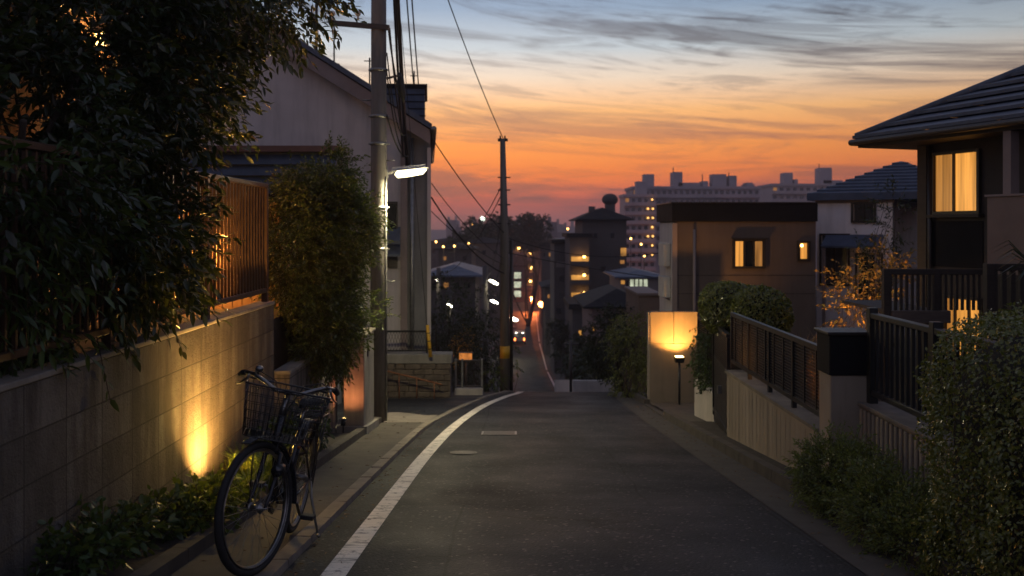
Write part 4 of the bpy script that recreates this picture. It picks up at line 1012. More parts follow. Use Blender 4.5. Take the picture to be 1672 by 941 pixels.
while y>3.05:
    if min(abs(y-p) for p in(7.47,6.35,5.2,4.05))>.05:
        if src is None: k=MB(); k.box(2.918,2.942,y-.015,y+.015,-1.316,-.734); src=k.build('bar',M['black'],t); sy=y
        else: c=src.copy(); col.objects.link(c); c.location=(0,y-sy,0)
    y-=.095
# hedges and shrubs
r=np.random.default_rng(77)
def hedge(name,label,cat,c,rad,n,ll,lm,seed,sq=4.0,wr=.6,tl=.06,nl=6,lump=.06):
    r=np.random.default_rng(seed); t=thing(name,label,cat,(c[0],c[1],gz(c[1])))
    N_=n*5
    d=unit(r.normal(size=(N_,3))); d=d/((np.abs(d)**sq).sum(1)**(1/sq))[:,None]
    P=np.array(c)+d*np.array(rad)*(.90+.11*r.random((N_,1))**.7)
    O=unit(np.sign(d)*np.abs(d)**(sq-1)/np.array(rad)); P=P+O*np.array([lump*(mnoise.noise(Vector(p*3.0))+.5*mnoise.noise(Vector(p*9.0))) for p in P])[:,None]
    kp=P[:,2]>gz(c[1])-.05; P=P[kp];O=O[kp]; m_=len(P)
    V,Fs=leaves_np(P,unit(np.cross(O,r.normal(size=(m_,3)))+O*(.35+.5*r.random((m_,1)))),unit(O+r.normal(size=(m_,3))*.55+np.array([0,0,.3])),ll*(.6+.7*r.random(m_)),wr,False,.05)
    np_mesh('foliage',V,Fs,lm,t)
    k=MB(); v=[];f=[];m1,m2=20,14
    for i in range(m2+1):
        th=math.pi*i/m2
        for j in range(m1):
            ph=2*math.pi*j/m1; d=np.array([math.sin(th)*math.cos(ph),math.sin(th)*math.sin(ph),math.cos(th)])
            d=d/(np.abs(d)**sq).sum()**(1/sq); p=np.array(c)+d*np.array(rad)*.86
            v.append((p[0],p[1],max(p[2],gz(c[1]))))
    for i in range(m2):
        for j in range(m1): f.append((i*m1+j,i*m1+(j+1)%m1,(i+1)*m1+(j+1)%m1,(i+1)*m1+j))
    k.add(v,f,True); k.build('inner_core',M['leaf_core'],t)  # opaque dark core, shade between the leaves put into its colour
    return t
M['leaf_core']=mat('hedge_core_dark',(.012,.014,.007),(.006,.006,.004),20,.95,.8,60)  # near-black colour for the hedge's shaded inside
hedge('clipped_hedge','large clipped small-leaved hedge filling the near corner beside the lane','hedge',(3.16,4.42,-1.29),(.90,1.0,.86),13000,.026,M['leaf_hedge'],5,lump=.09,sq=5.0)
leafy('feathery_shrub','feathery low shrub in front of the pillar and cream wall','shrub',(2.5,6.9,gz(6.9)),[((2.50,6.85,-1.95),(.27,.50,.34)),((2.48,7.2,-1.95),(.22,.30,.28))],1300,12,.12,.034,.42,M['leaf_shrub'],14,grav=-.15,fine=False,shell=.3,gap=.25,gscale=4,trunk=.02,limbs=9)
leafy('feathery_shrub','feathery low shrub between ribbed wall and lane, touching the clipped hedge','shrub',(2.5,6.0,gz(6)),[((2.48,6.0,-1.88),(.27,.48,.32)),((2.42,5.5,-1.92),(.22,.36,.26))],1200,12,.12,.034,.42,M['leaf_shrub'],15,grav=-.1,fine=False,shell=.3,gap=.25,gscale=4,trunk=.02,limbs=9)
hedge('round_bush','round clipped bush with glossy leaves behind the woven fence, nearer the post lamp','bush',(3.02,12.5,-1.10),(.45,.5,.34),1700,.042,M['leaf_hedge'],6,2.4,lump=.05)
hedge('round_bush','round clipped bush behind woven fence, in front of the brown house window','bush',(3.22,11.9,-1.12),(.38,.42,.36),1500,.042,M['leaf_hedge'],7,2.4,lump=.05)
for i,(x,y) in enumerate([(3.35,10.6),(3.6,10.4),(3.2,9.7)]):
    rr2=random.Random(30+i); t=thing('dry_grass','upright dry reed tuft glowing dull orange behind the woven fence','reed tuft',(x,y,-1.82),'dry reed tufts')
    k=MB(); tuft(k,(x,y,-1.82),60,.78,.07,.3,rr2); k.build('blades',M['reed'],t)
uplight('small garden spotlight by the dry reeds behind the woven fence',(3.25,9.2,-1.62),(3.5,10.5,-1.3),22,(1,.42,.12),130,.9)
uplight('small garden spotlight below the golden leaved plant by the dark house',(4.15,11.4,-1.62),(4.75,12.6,-.4),60,(1,.5,.14),100,.9)
leafy('golden_plant','golden lit airy bush beside the dark house and its wooden deck','bush',(4.75,12.4,-1.82),[((4.80,12.5,-.82),(.42,.4,.34)),((5.1,12.5,-.50),(.28,.3,.22)),((4.6,12.4,-1.1),(.28,.3,.28))],120,8,.28,.075,.42,M['leaf_gold'],52,grav=-.1,fine=False,shell=.1,trunk=.018,limbs=9)
leafy('slim_tree','slim dark green tree climbing the corner of the white house','tree',(5.6,13.6,-1.82),[((5.60,13.6,.1),(.22,.25,.55)),((5.35,13.5,-.55),(.45,.35,.3))],110,8,.22,.07,.3,M['leaf_tree'],53,grav=-.1,fine=False,shell=.1,trunk=.02,limbs=6)

# dark house near right
t=thing('dark_house','dark two storey house with ribbed tile roof and warm lit bedroom window','house',(7,10,-1.82))
C0=Vector((4.49,12.0,0)); A=Vector((.337,-.941,0)).normalized(); B=Vector((-A.y,A.x,0)); B=B if B.x>0 else -B
ez=1.08; pit=.548
def hp(a,b,z): return C0+A*a+B*b+Vector((0,0,z))
W,D_=9.0,7.0
def hbox(k,a0,a1,b0,b1,z0,z1):
    v=[hp(a,b,z) for z in(z0,z1) for a,b in((a0,b0),(a1,b0),(a1,b1),(a0,b1))]
    k.add(v,[(0,3,2,1),(4,5,6,7),(0,1,5,4),(1,2,6,5),(2,3,7,6),(3,0,4,7)])
k=MB(); hbox(k,.55,W-.5,.55,D_-.5,-1.82,ez-.02); k.build('wall',M['darkwall'],t)
# hip roof as stepped tile courses
k=MB(); n=14; mx=D_/2
for i in range(n):
    t0=mx*i/n; t1=mx*(i+1)/n+.02; z0=ez+.06+pit*t0; z1=ez+.06+pit*t1
    ring0=[hp(t0-.03,t0-.03,z0+.06),hp(W-t0+.03,t0-.03,z0+.06),hp(W-t0+.03,D_-t0+.03,z0+.06),hp(t0-.03,D_-t0+.03,z0+.06)]
    ring1=[hp(t1,t1,z1),hp(W-t1,t1,z1),hp(W-t1,D_-t1,z1),hp(t1,D_-t1,z1)]
    ringb=[p-Vector((0,0,.04)) for p in ring0]
    base=len(k.v); k.v+= [tuple(p) for p in ringb+ring0+ring1]
    for q in range(4):
        w2=(q+1)%4; k.f+=[(base+q,base+w2,base+4+w2,base+4+q),(base+4+q,base+4+w2,base+8+w2,base+8+q)]; k.sm+=[False,False]
rf=k.build('roof',M['tile'],t)
k=MB()
for p,q in((hp(0,0,ez+.10),hp(mx,mx,ez+.10+pit*mx)),(hp(W,0,ez+.10),hp(W-mx,mx,ez+.10+pit*mx)),(hp(0,D_,ez+.10),hp(mx,D_-mx,ez+.10+pit*mx))): k.tube([p,q],.055,8)
k.build('hip_ridge',M['tile'],rf)
k=MB(); hbox(k,.02,W-.02,.02,D_-.02,ez-.04,ez+.02); k.build('soffit',M['darkwood'],t)
k=MB(); k.tube([hp(-.04,-.05,ez+.03),hp(W,-.05,ez+.03)],.04,8); k.tube([hp(-.05,-.04,ez+.03),hp(-.05,D_,ez+.03)],.04,8); k.build('gutter',M['iron'],t)
k=MB(); hbox(k,.53,.68,.51,.66,-1.82,ez-.045); k.build('corner_post',M['darkwood'],t)
k=MB(); k.tube([hp(.75,.50,ez-.05),hp(.75,.50,-1.8)],.03,8); k.build('downpipe',M['iron'],t)
b0=.55
def hwin(a0,a1,z0,z1,mullions,lit,lab=None,depth=.05):
    k=MB(); e=.035
    hbox(k,a0-e,a1+e,b0-depth,b0-.003,z1,z1+e); hbox(k,a0-e,a1+e,b0-depth,b0-.003,z0-e,z0)
    hbox(k,a0-e,a0,b0-depth,b0-.003,z0,z1); hbox(k,a1,a1+e,b0-depth,b0-.003,z0,z1)
    for m_ in mullions: hbox(k,m_-.014,m_+.014,b0-depth*.9,b0-.004,z0,z1)
    f=k.build('window',M['frame'],t); ms=[a0]+list(mullions)+[a1]
    for i in range(len(ms)-1):
        k=MB(); hbox(k,ms[i]+.016,ms[i+1]-.016,b0-.02,b0-.005,z0+.002,z1-.002); k.build('pane',lit[i%len(lit)],f)
    k=MB(); hbox(k,a0-.07,a1+.07,b0-.09,b0-.004,z0-.075,z0-.037); k.build('sill',M['darkwood'],f)
    return f
M['warm_a']=emit('curtain_glow',(1,.40,.07),.46,var=.65,scale=2,stretch=(11,11,.2))
M['warm_b']=emit('lamp_glow_pane',(1,.41,.07),.86,var=.55,scale=1.6,stretch=(9,9,.4))
hwin(.80,1.46,.20,.895,(1.11,),(M['warm_a'],M['warm_b']))
k=MB(); hbox(k,.74,1.52,b0-.012,b0-.003,-.48,.08); k.build('wall_panel',M['darkroof'],t)
hwin(.98,1.50,-1.55,-.86,(1.13,1.34),(M['warm_a'],M['warm_b'],M['warm_b']))
k=MB(); hbox(k,2.085,5.5,.0,.18,-.50,.335); hbox(k,2.085,2.2,.18,.54,-.50,.335); k.build('balcony_parapet',M['pinkwall'],t)
k=MB(); hbox(k,2.065,5.5,-.02,.20,.337,.36); k.build('balcony_coping',M['fascia'],t)
k=MB(); hbox(k,2.27,2.37,.02,.14,.361,ez-.045); k.build('balcony_post',M['fascia'],t)
k=MB(); hbox(k,2.4,3.6,b0-.03,b0-.004,-.4,.85); k.build('window',M['glass_grey'],t)
# wooden deck rail
t=thing('wooden_deck','dark timber deck with closely slatted rail below the warm lit window','deck',(4.4,9.9,-1.82))
k=MB(); k.box(3.88,5.02,9.55,9.61,-.49,-.43,.004); k.build('top_rail',M['darkwood'],t)
k=MB()
for i in range(19):
    x=3.93+i*.058; k.box(x,x+.026,9.57,9.595,-.86,-.492)
k.build('slats',M['darkwood'],t)
for x in(3.90,4.42,5.0):
    k=MB(); k.box(x-.035,x+.035,9.545,9.615,-1.82,-.43,.004); k.build('post',M['darkwood'],t)
M['beamwood']=mat('weathered_beam',(.13,.10,.08),(.08,.06,.05),5,.8,.2,30,stretch=(1,6,6))
k=MB(); k.box(3.94,4.55,9.52,9.63,-.99,-.862,.005); k.build('beam',M['beamwood'],t)
k=MB(); k.box(3.94,4.5,9.64,11.0,-.90,-.865); k.build('deck_boards',M['darkwood'],t)
t=thing('slat_fence','dark slatted timber fence panel at the picture edge below the balcony parapet','fence',(4.7,8.6,-1.82))
k=MB(); k.box(4.43,5.6,8.5,8.56,-.40,-.335,.004); k.build('top_rail',M['darkwood'],t)
k=MB()
for i in range(14): k.box(4.46+i*.083,4.50+i*.083,8.51,8.55,-1.5,-.402)
k.build('slats',M['darkwood'],t)
k=MB(); k.box(4.39,4.46,8.49,8.57,-1.82,-.335,.004); k.build('post',M['darkwood'],t)
# spiky plant
t=thing('spiky_plant','dark spiky leaved plant standing before the slatted fence panel','plant',(4.55,8.0,-1.82))
k=MB(); k.cyl((4.58,8.0,-1.85),(4.56,8.0,-.35),.03,8); k.build('stem',M['bark'],t)
k=MB(); rr2=random.Random(2)
for i in range(40):
    a=rr2.uniform(0,6.28); l=rr2.uniform(.2,.42); u=rr2.uniform(-.2,1); o=Vector((math.cos(a),math.sin(a),0)); p0=Vector((4.56,8.0,-.35)); s_=Vector((-o.y,o.x,0))*.012
    p1=p0+o*l*.55+Vector((0,0,u*l*.6)); p2=p0+o*l+Vector((0,0,u*l*.6-.1)); k.add([p0-s_,p0+s_,p1+s_,p2,p1-s_],[(0,1,2,4),(4,2,3)])
k.build('leaves',M['leaf_tree'],t)

# white house with blue hip roof
def hiproof(k,x0,x1,y0,y1,z,pit,n=8,over=.3):
    x0-=over;x1+=over;y0-=over;y1+=over; mx=min(x1-x0,y1-y0)/2
    for i in range(n):
        t0=mx*i/n;t1=mx*(i+1)/n+.01
        r0=[(x0+t0,y0+t0),(x1-t0,y0+t0),(x1-t0,y1-t0),(x0+t0,y1-t0)]; r1=[(x0+t1,y0+t1),(x1-t1,y0+t1),(x1-t1,y1-t1),(x0+t1,y1-t1)]
        b=len(k.v); st=.05 if n>4 else .02
        nv=[(x,y,z+pit*t0-(.1 if i==0 else .01)) for x,y in r0]+[(x,y,z+pit*t0+st) for x,y in r0]+[(x,y,z+pit*t1+.01) for x,y in r1]
        k.v+=[tuple(k.M@Vector(p)) if k.M is not None else p for p in nv]
        for q in range(4):
            w2=(q+1)%4; k.f+=[(b+q,b+w2,b+4+w2,b+4+q),(b+4+q,b+4+w2,b+8+w2,b+8+q)]; k.sm+=[False,False]
    return k
def fwin(parent,x0,x1,y,z0,z1,pane,name='window',mull=1,frame='frame',sill=True):
    e=.04; k=MB(); k.box(x0-e,x1+e,y-.05,y-.002,z1,z1+e); k.box(x0-e,x1+e,y-.05,y-.002,z0-e,z0); k.box(x0-e,x0,y-.05,y-.002,z0,z1); k.box(x1,x1+e,y-.05,y-.002,z0,z1)
    for i in range(1,mull+1): x=x0+(x1-x0)*i/(mull+1); k.box(x-.02,x+.02,y-.04,y-.004,z0,z1)
    f=k.build(name,M[frame],parent)
    for i in range(mull+1):
        a=x0+(x1-x0)*i/(mull+1); b=x0+(x1-x0)*(i+1)/(mull+1); pm=pane[i%len(pane)] if isinstance(pane,(list,tuple)) else pane
        k=MB(); k.box(a+.022,b-.022,y-.02,y-.003,z0+.003,z1-.003); k.build('pane',M[pm],f)
    return f
t=thing('white_house','white rendered house with slate blue hip roof beside the brown house','house',(6.8,18.5,gz(18)))
xa=Vector((.87,-.493,0)); ya=Vector((.493,.87,0))
MB.D=Matrix(((xa.x,ya.x,0,6.30),(xa.y,ya.y,0,19.0),(0,0,1,0),(0,0,0,1)))
zb=gz(22)-.5
k=MB(); k.box(0,1.46,0,4.5,zb,.60); k.build('wall',M['brightrender'],t)
k=MB(); k.box(1.462,1.475,.02,4.5,zb,.58); k.build('side_wall',M['housegrey'],t)  # shaded side of the house, its shade put into grey wall colour
k=MB(); hiproof(k,0,2.9,0,4.5,.66,.46,10,.16); k.build('roof',M['tileblue'],t)
k=MB(); k.box(-.02,1.50,-.03,-.002,.50,.595); k.build('eaves_band',M['fascia'],t)
fwin(t,.72,1.12,0,.14,.48,'glass_grey')
k=MB()
for i in range(9): k.box(.72+i*.048,.732+i*.048,-.075,-.06,.11,.50)
k.build('window_grille',M['frame'],t)
fwin(t,.10,.62,0,-1.15,-.16,'glass_grey')
k=MB(); k.prism([(.2,-.03,-.18),(1.3,-.03,-.18),(1.3,-.6,-.40),(.2,-.6,-.40)],(0,0,.04)); k.build('canopy',M['tileblue'],t)
for x in(.25,1.24):
    k=MB(); k.box(x-.03,x+.03,-.58,-.52,gz(18)-.2,-.405); k.build('canopy_post',M['fascia'],t)
fwin(t,.80,1.25,0,-1.5,-.55,'glass_dark')
MB.D=None
t=thing('boundary_wall','plain pale yard wall in front of the white house','wall',(6.2,16.9,gz(17)))
k=MB(); k.box(5.85,8.0,16.7,16.85,gz(17)-.2,-2.0,.01); k.build('wall_body',M['housegrey'],t)
k=MB(); k.box(5.78,8.02,16.68,16.87,-1.998,-1.95,.008); k.build('coping',M['concrete'],t)
# brown house
t=thing('brown_house','brown flat roofed house with dark roof edge and two warm lit windows','house',(4.4,18.5,gz(18)))
YB=17.4; q=lambda px,py: at(px,py,YB)
x0=q(1101,0).x; x1=q(1332,0).x; zr=q(0,362).z; zt=q(0,332).z
k=MB(); k.box(x0,x1,YB,19.1,gz(20)-.5,zr); k.build('wall',M['brownwall'],t)
k=MB(); k.box(x0-.05,x1+.02,YB-.05,19.2,zr+.002,zt); k.build('roof_band',M['darkroof'],t)
k=MB(); k.box(x0-.07,x1+.04,YB-.07,19.23,zt+.002,zt+.02); k.build('roof_edge',M['iron'],t)
k=MB(); k.box(x0-.015,x0-.001,YB+.02,19.05,gz(20)-.5,zr-.02); k.build('side_facade',M['housewhite'],t)
k=MB(); k.box(x0-.04,x0+.05,YB-.03,YB-.002,gz(20)-.5,zr-.03); k.build('corner_trim',M['fascia'],t)
for za,zc in((-1.35,-.95),(-.75,-.30)):
    k=MB(); k.box(x0-.16,x0-.017,17.7,18.3,za,zc,.01); k.build('wall_unit',M['whiteplastic'],t)
a=q(1199,435); b=q(1246,394); f=fwin(t,a.x,b.x,YB,a.z,b.z,['warmlit','glass_dark','warmlit_dim'],mull=2)
k=MB(); k.box(a.x-.06,b.x+.08,YB-.09,YB-.003,b.z+.045,b.z+.065); k.build('hood',M['iron'],f)
a=q(1305,423); b=q(1319,397); f=fwin(t,a.x,b.x,YB,a.z,b.z,'warmlit',mull=0)
k=MB(); c=q(1308,401); k.ball((c.x,YB-.045,c.z),.028,10,6); k.build('bulb',M['bulb'],f)
c=q(1133,375); k=MB(); k.tube([(c.x,YB-.04,c.z),(c.x,YB-.04,gz(18))],.028,8); k.build('downpipe',M['fascia'],t)
k=MB()
for py in(450,480): z=q(0,py).z; k.box(x0+.06,x1,YB-.006,YB-.001,z,z+.006)
k.build('siding_joint',M['darkroof'],t)
t=thing('pink_outhouse','low pinkish outbuilding between the uplit slab and brown house','outbuilding',(3.2,22.6,gz(22)))
k=MB(); k.box(3.1,3.62,22.5,25,gz(25)-.3,-1.66); k.build('wall',M['pinkwall'],t)
k=MB(); k.box(3.06,3.66,22.45,25.05,-1.658,-1.60); k.build('coping',M['fascia'],t)
# dark shrubs at the lane edge
leafy('dark_shrub','dark low shrub leaning on the left edge of the uplit garden slab','shrub',(2.35,18.6,gz(18.6)),[((2.45,18.8,-3.05),(.38,.5,.45)),((2.55,19.3,-2.4),(.5,.55,.55))],620,8,.2,.065,.4,M['leaf_hedge'],91,fine=False,gap=.2,trunk=.03,limbs=5)
leafy('dark_shrub','taller dark shrub rising behind the low one left of the uplit slab','shrub',(2.7,23,gz(23)),[((2.6,23,-2.9),(.75,.9,.9)),((2.9,23.5,-2.4),(.5,.5,.5))],600,8,.24,.085,.4,M['leaf_far'],92,fine=False,gap=.2,trunk=.04,limbs=5)
# ================================================================= valley and skyline
M['farwall']=mat('far_render',(.20,.17,.165),(.15,.13,.125),.3,.9)
M['farwall_pale']=mat('far_pale_render',(.40,.345,.37),(.32,.28,.30),.2,.9)
M['farwall_dark']=mat('far_dark_render',(.085,.075,.075),(.055,.05,.05),.4,.9)
M['farwall_pink']=mat('far_pink_render',(.24,.17,.16),(.17,.12,.115),.5,.9)
M['skyline']=mat('skyline_render',(.13,.12,.13),(.10,.09,.10),.02,.9)
class Blk: pass
WINC={}
def quadwin(parent,x,y,z,w,h,m,name='window',d=.06):
    """a shallow window box on a wall that faces the viewer; repeats share their mesh"""
    key=(round(w,2),round(h,2),m)
    if key not in WINC:
        me_=MB(); me_.box(-w/2,w/2,-d,-.01,-h/2,h/2); o=me_.build(name,M[m]); WINC[key]=o.data
        o.parent=parent
    else:
        o=bpy.data.objects.new(name,WINC[key]); col.objects.link(o); o.parent=parent
    o.location=Vector((x,y,z))-origin(parent); return o
def block(name,label,cat,px0,px1,py,Y,dep,m,group=None,base=None,parapet=.0):
    a=at(px0,py,Y); b=at(px1,py,Y); zb=(gz(Y+dep)-2) if base is None else base
    t=thing(name,label,cat,((a.x+b.x)/2,Y+dep/2,gz(Y)),group); t_=Blk(); t_.t=t; t_.x0=a.x;t_.x1=b.x;t_.z1=a.z;t_.z0=zb;t_.Y=Y;t_.d=dep
    k=MB(); k.box(a.x,b.x,Y,Y+dep,zb,a.z); t_.wall=k.build('wall',M[m],t)
    return t_
def Wp(B,px,py,wpx,hpx,m,name='window',off=0.0):
    c=at(px,py,B.Y-off); s=B.Y/F; return quadwin(B.t,c.x,B.Y-off,c.z,wpx*s,hpx*s,m,name)
def roofslab(B,h=.4,o=.3,m='darkroof'):
    k=MB(); k.box(B.x0-o,B.x1+o,B.Y-o,B.Y+B.d+o,B.z1+.003,B.z1+h); return k.build('roof',M[m],B.t)
def hip(B,pit,m='darkroof',over=.6):
    k=MB(); hiproof(k,B.x0,B.x1,B.Y,B.Y+B.d,B.z1+.1,pit,3,over); return k.build('roof',M[m],B.t)
def balconies(B,px0,px1,rows,hpx,lit,m='farwall_dark',glow='balclight'):
    s=B.Y/F
    for i,py in enumerate(rows):
        a=at(px0,py,B.Y); b=at(px1,py,B.Y); h=hpx*s
        k=MB(); k.box(a.x,b.x,B.Y-1.1,B.Y-1.0,a.z-h*.45-h*.55,a.z-h*.45); k.box(a.x,b.x,B.Y-1.0,B.Y-.01,a.z-h,a.z-h+.12)
        bal=k.build('balcony',M[m],B.t)
        if lit[i%len(lit)]:
            k=MB(); k.box(a.x+.1,b.x-.1,B.Y-.05,B.Y-.012,a.z-h*.8,a.z+h*.05); k.build('glass_door',M[glow],bal)
            k=MB(); k.ball(((a.x+b.x)/2+.2*(b.x-a.x),B.Y-.4,a.z+h*.06),.16*Y_(B),8,6); k.build('ceiling_lamp',M['bulbfar'],bal)
            lamp('POINT',((a.x+b.x)/2,B.Y-.6,a.z-h*.1),6*(B.Y/100)**2*4,(1,.45,.10),bal,shadow_soft_size=.2)
def Y_(B): return B.Y/100
# dark block with roof tank
B=block('apartment_block','dark apartment block with hipped roof and rooftop water tank above the far street','apartment block',951,1023,360,92,11,'farwall_dark')
rf=hip(B,.42,'darkroof',.7)
c=at(996,345,96)
k=MB(); k.cyl((c.x,96,c.z-.8),(c.x,96,c.z+.7),.55,12); k.ball((c.x,96,c.z+1.2),.86,14,8,.75); k.build('water_tank',M['farwall_dark'],B.t)
k=MB(); k.cyl((c.x-1.9,96,c.z-.5),(c.x-1.9,96,c.z+.5),.35,8); k.build('vent',M['farwall_dark'],B.t)
for px,py,w,h,m in((1018,412,9,14,'balclight'),(1016,428,7,6,'warmlit_dim'),(972,385,6,8,'glass_dark'),(1000,385,6,8,'glass_dark'),(985,440,7,9,'glass_dark'),(1005,460,6,8,'glass_dark')): Wp(B,px,py,w,h,m)
B=block('apartment_wing','lower apartment wing with four warm lit balconies stacked over the far street','apartment block',930,962,388,88,8,'farwall_dark')
roofslab(B); balconies(B,931,963,(420,450,479,508),14,(1,1,1,1))
B=block('apartment_house','narrow grey apartment house left of the warm lit balcony stack','apartment block',905,929,398,96,10,'farwall_dark'); roofslab(B)
for px,py,m in((912,432,'farwall'),(920,432,'farwall'),(917,483,'glass_grey'),(917,455,'glass_dark'),(912,508,'glass_dark')): Wp(B,px,py,8,9,m)
# lit low house, dark-roof house
B=block('flat_roof_house','small flat roofed house with cool white lit windows','house',1013,1079,452,72,8,'farwall'); k=MB(); hiproof(k,B.x0,B.x1,B.Y,B.Y+B.d,B.z1,.22,3,.5); k.build('roof',M['tileblue'],B.t)
Wp(B,1043,464,28,15,'coollit'); 
f=[o for o in B.t.children if o.name.startswith('window')][-1]
for dx in(-7,0,7):
    c=at(1043+dx,464,B.Y-.08); k=MB(); k.box(c.x-.05,c.x+.05,B.Y-.10,B.Y-.065,c.z-.36,c.z+.36); k.build('mullion',M['frame'],f)
Wp(B,1017,461,6,6,'balclight'); Wp(B,1024,463,4,10,'glass_dark')
B=block('tiled_house','pinkish house with wide dark hipped roof beyond the white roadside wall','house',967,1056,503,56,8,'farwall_pink'); hip(B,.42,'darkroof',.6)
Wp(B,978,520,6,14,'glass_dark'); Wp(B,1010,516,18,10,'glass_dark'); Wp(B,966+4,537,5,6,'balclight')
B=block('row_house','dark row house with a small glowing entrance behind roadside trees','house',935,966,505,70,7,'farwall_dark'); roofslab(B)
Wp(B,952,544,14,8,'balclight')
# slab apartments on the skyline
def slab(label,px0,px1,py,Y,dep,rows,cols,hpx,m='farwall_pale'):
    B=block('apartment_slab',label,'apartment block',px0,px1,py,Y,dep,m); s=Y/F
    k=MB(); k.box(B.x0-.3,B.x1+.3,Y-.5,Y+dep+.3,B.z1+.003,B.z1+.7); k.build('parapet',M[m],B.t)
    for r_ in range(rows):
        py_=py+5+r_*hpx; c=at(0,py_,Y)
        k=MB(); k.box(B.x0,B.x1,Y-1.2,Y-.02,c.z-hpx*s*.62,c.z-hpx*s*.25); k.build('balcony_band',M[m],B.t)
        for q in range(cols):
            if r_==0 and q%6==2:
                hh=(1+(q*5%4))*1.1; k=MB(); xx=B.x0+(q+.3)*(B.x1-B.x0)/cols; k.box(xx,xx+1.6+(q*3%5),Y+3,Y+7,B.z1+.71,B.z1+.71+hh); k.build('roof_box',M[m],B.t)
            px=px0+(q+.5)*(px1-px0)/cols; Wp(B,px,py_,(px1-px0)/cols*.55,hpx*.40,'glass_dark' if (q*7+r_*3)%37 else 'warmlit_dim')
    return B
def rooftower(B,px,pyt,pyb,w,Y,ant=0):
    a=at(px-w/2,pyt,Y); b=at(px+w/2,pyb,Y); k=MB(); k.box(a.x,b.x,Y,Y+5,b.z-1,a.z); tw=k.build('roof_tower',M['farwall_pale'],B.t)
    if ant:
        k=MB(); k.cyl((a.x+.3,Y+2,a.z),(a.x+.3,Y+2,a.z+ant*Y/F),.12,6); k.build('antenna',M['iron'],tw)
B=slab('pale long apartment slab with three roof towers on the sunset skyline',1033,1240,309,235,14,7,22,15)
rooftower(B,1107,281,312,15,238,8); rooftower(B,1152,296,312,9,238,12); rooftower(B,1197,287,312,12,238,6)
rooftower(B,1075,304,312,10,240,0); rooftower(B,1225,301,312,14,240,0); rooftower(B,1050,302,312,6,240,4)
B=slab('stepped lower end of the skyline apartments with warm lit stairwell',1019,1070,322,225,9,8,5,15)
for i in range(7):
    py=326+i*15
    for dx in((-4,4) if i in(1,2,4) else (3,)):
        c=at(1062+dx,py,B.Y-1.4); k=MB(); k.ball((c.x,c.y,c.z),.26,8,6); k.build('stair_lamp',M['bulbdim'],B.t)
B=slab('shorter apartment slab with one tall roof tower further right on the skyline',1260,1412,304,265,14,4,14,13)
rooftower(B,1349,274,306,19,268,7); rooftower(B,1300,293,306,6,268,0)
c=at(1338,326,250)
t=thing('floodlight','twin warm floodlights glowing just above the brown house roof end','floodlight',(c.x,250,gz(250)))
k=MB(); k.cyl((c.x,250,gz(250)-1),(c.x,250,c.z),.2,8); k.build('pole',M['iron'],t)
for dx in(-.7,.7):
    k=MB(); k.ball((c.x+dx,249.8,c.z),.5,10,6); k.build('lens',M['bulbfar'],t)
# left of the far street
B=block('stair_apartment','dim apartment house with reddish lit landings beyond the slim pole','apartment block',833,884,372,240,14,'farwall_dark'); roofslab(B,.8,.6)
for i,(px,py) in enumerate([(847,385),(866,392),(847,409),(866,417),(867,441),(866,463)]):
    s=B.Y/F; a=at(px-6,py,B.Y); b=at(px+6,py,B.Y)
    k=MB(); k.box(a.x,b.x,B.Y-1.3,B.Y-.02,a.z-1.5,a.z-.5); bal=k.build('landing',M['farwall_pink'],B.t)
    k=MB(); k.ball(((a.x+b.x)/2,B.Y-.5,a.z+.6),.33,8,6); k.build('ceiling_lamp',M['bulbfar'],bal)
    lamp('POINT',((a.x+b.x)/2,B.Y-.9,a.z+.2),60,(1,.35,.08),bal,shadow_soft_size=.2)
B=block('lit_stair_tower','slender stair tower with three cold white lit windows beside the pole','tower',836,858,436,237,8,'farwall_dark'); roofslab(B,.4,.3)
for py in(450,465,480): Wp(B,845,py,11,10,'coollit')
k=[ (700,776,452,62,9,'farwall_dark','house','dark house with blue hipped roof just beyond the pale gabled house','tileblue',.30),
    (716,770,408,120,12,'farwall_dark','house','dim house with two small lit windows above the blue roofed house','darkroof',.25),
    (760,822,398,150,14,'farwall_dark','house','low dark house roof between the pale house and the slim pole','darkroof',.25),
    (700,745,396,190,14,'farwall_dark','house','far dark house against the reddish haze beside the pale house','darkroof',.2),
    (884,912,402,170,14,'farwall_dark','house','dark house at the head of the far street, right of the lit landings','darkroof',.3),
    (868,897,474,246,10,'farwall_pink','house','reddish lit house front standing at the far end of the street','darkroof',.3),
    (890,922,470,120,10,'farwall_dark','house','dark house behind the orange street lamp','darkroof',.3)]
for px0,px1,py,Yd,dep,m,cat,lab,rm,pit in k:
    B=block('valley_house',lab,cat,px0,px1,py,Yd,dep,m); hip(B,pit,rm,.6)
    n=3 if Yd>100 else 4
    for q in range(n): Wp(B,px0+(q+.6)*(px1-px0)/(n+.3),py+14,(px1-px0)*.10,9 if Yd<100 else 6,'glass_dark' if (q+int(Yd))%3 else 'warmlit_dim')
B=block('low_house','flat low house with a row of bright warm windows under the hazy skyline','house',912,950,394,180,10,'farwall_dark'); roofslab(B,.5,.5,'tileblue')
for px,py,w,h in((923,397,8,11),(933,396,7,8),(939,399,6,7)): Wp(B,px,py,w,h,'balclight')
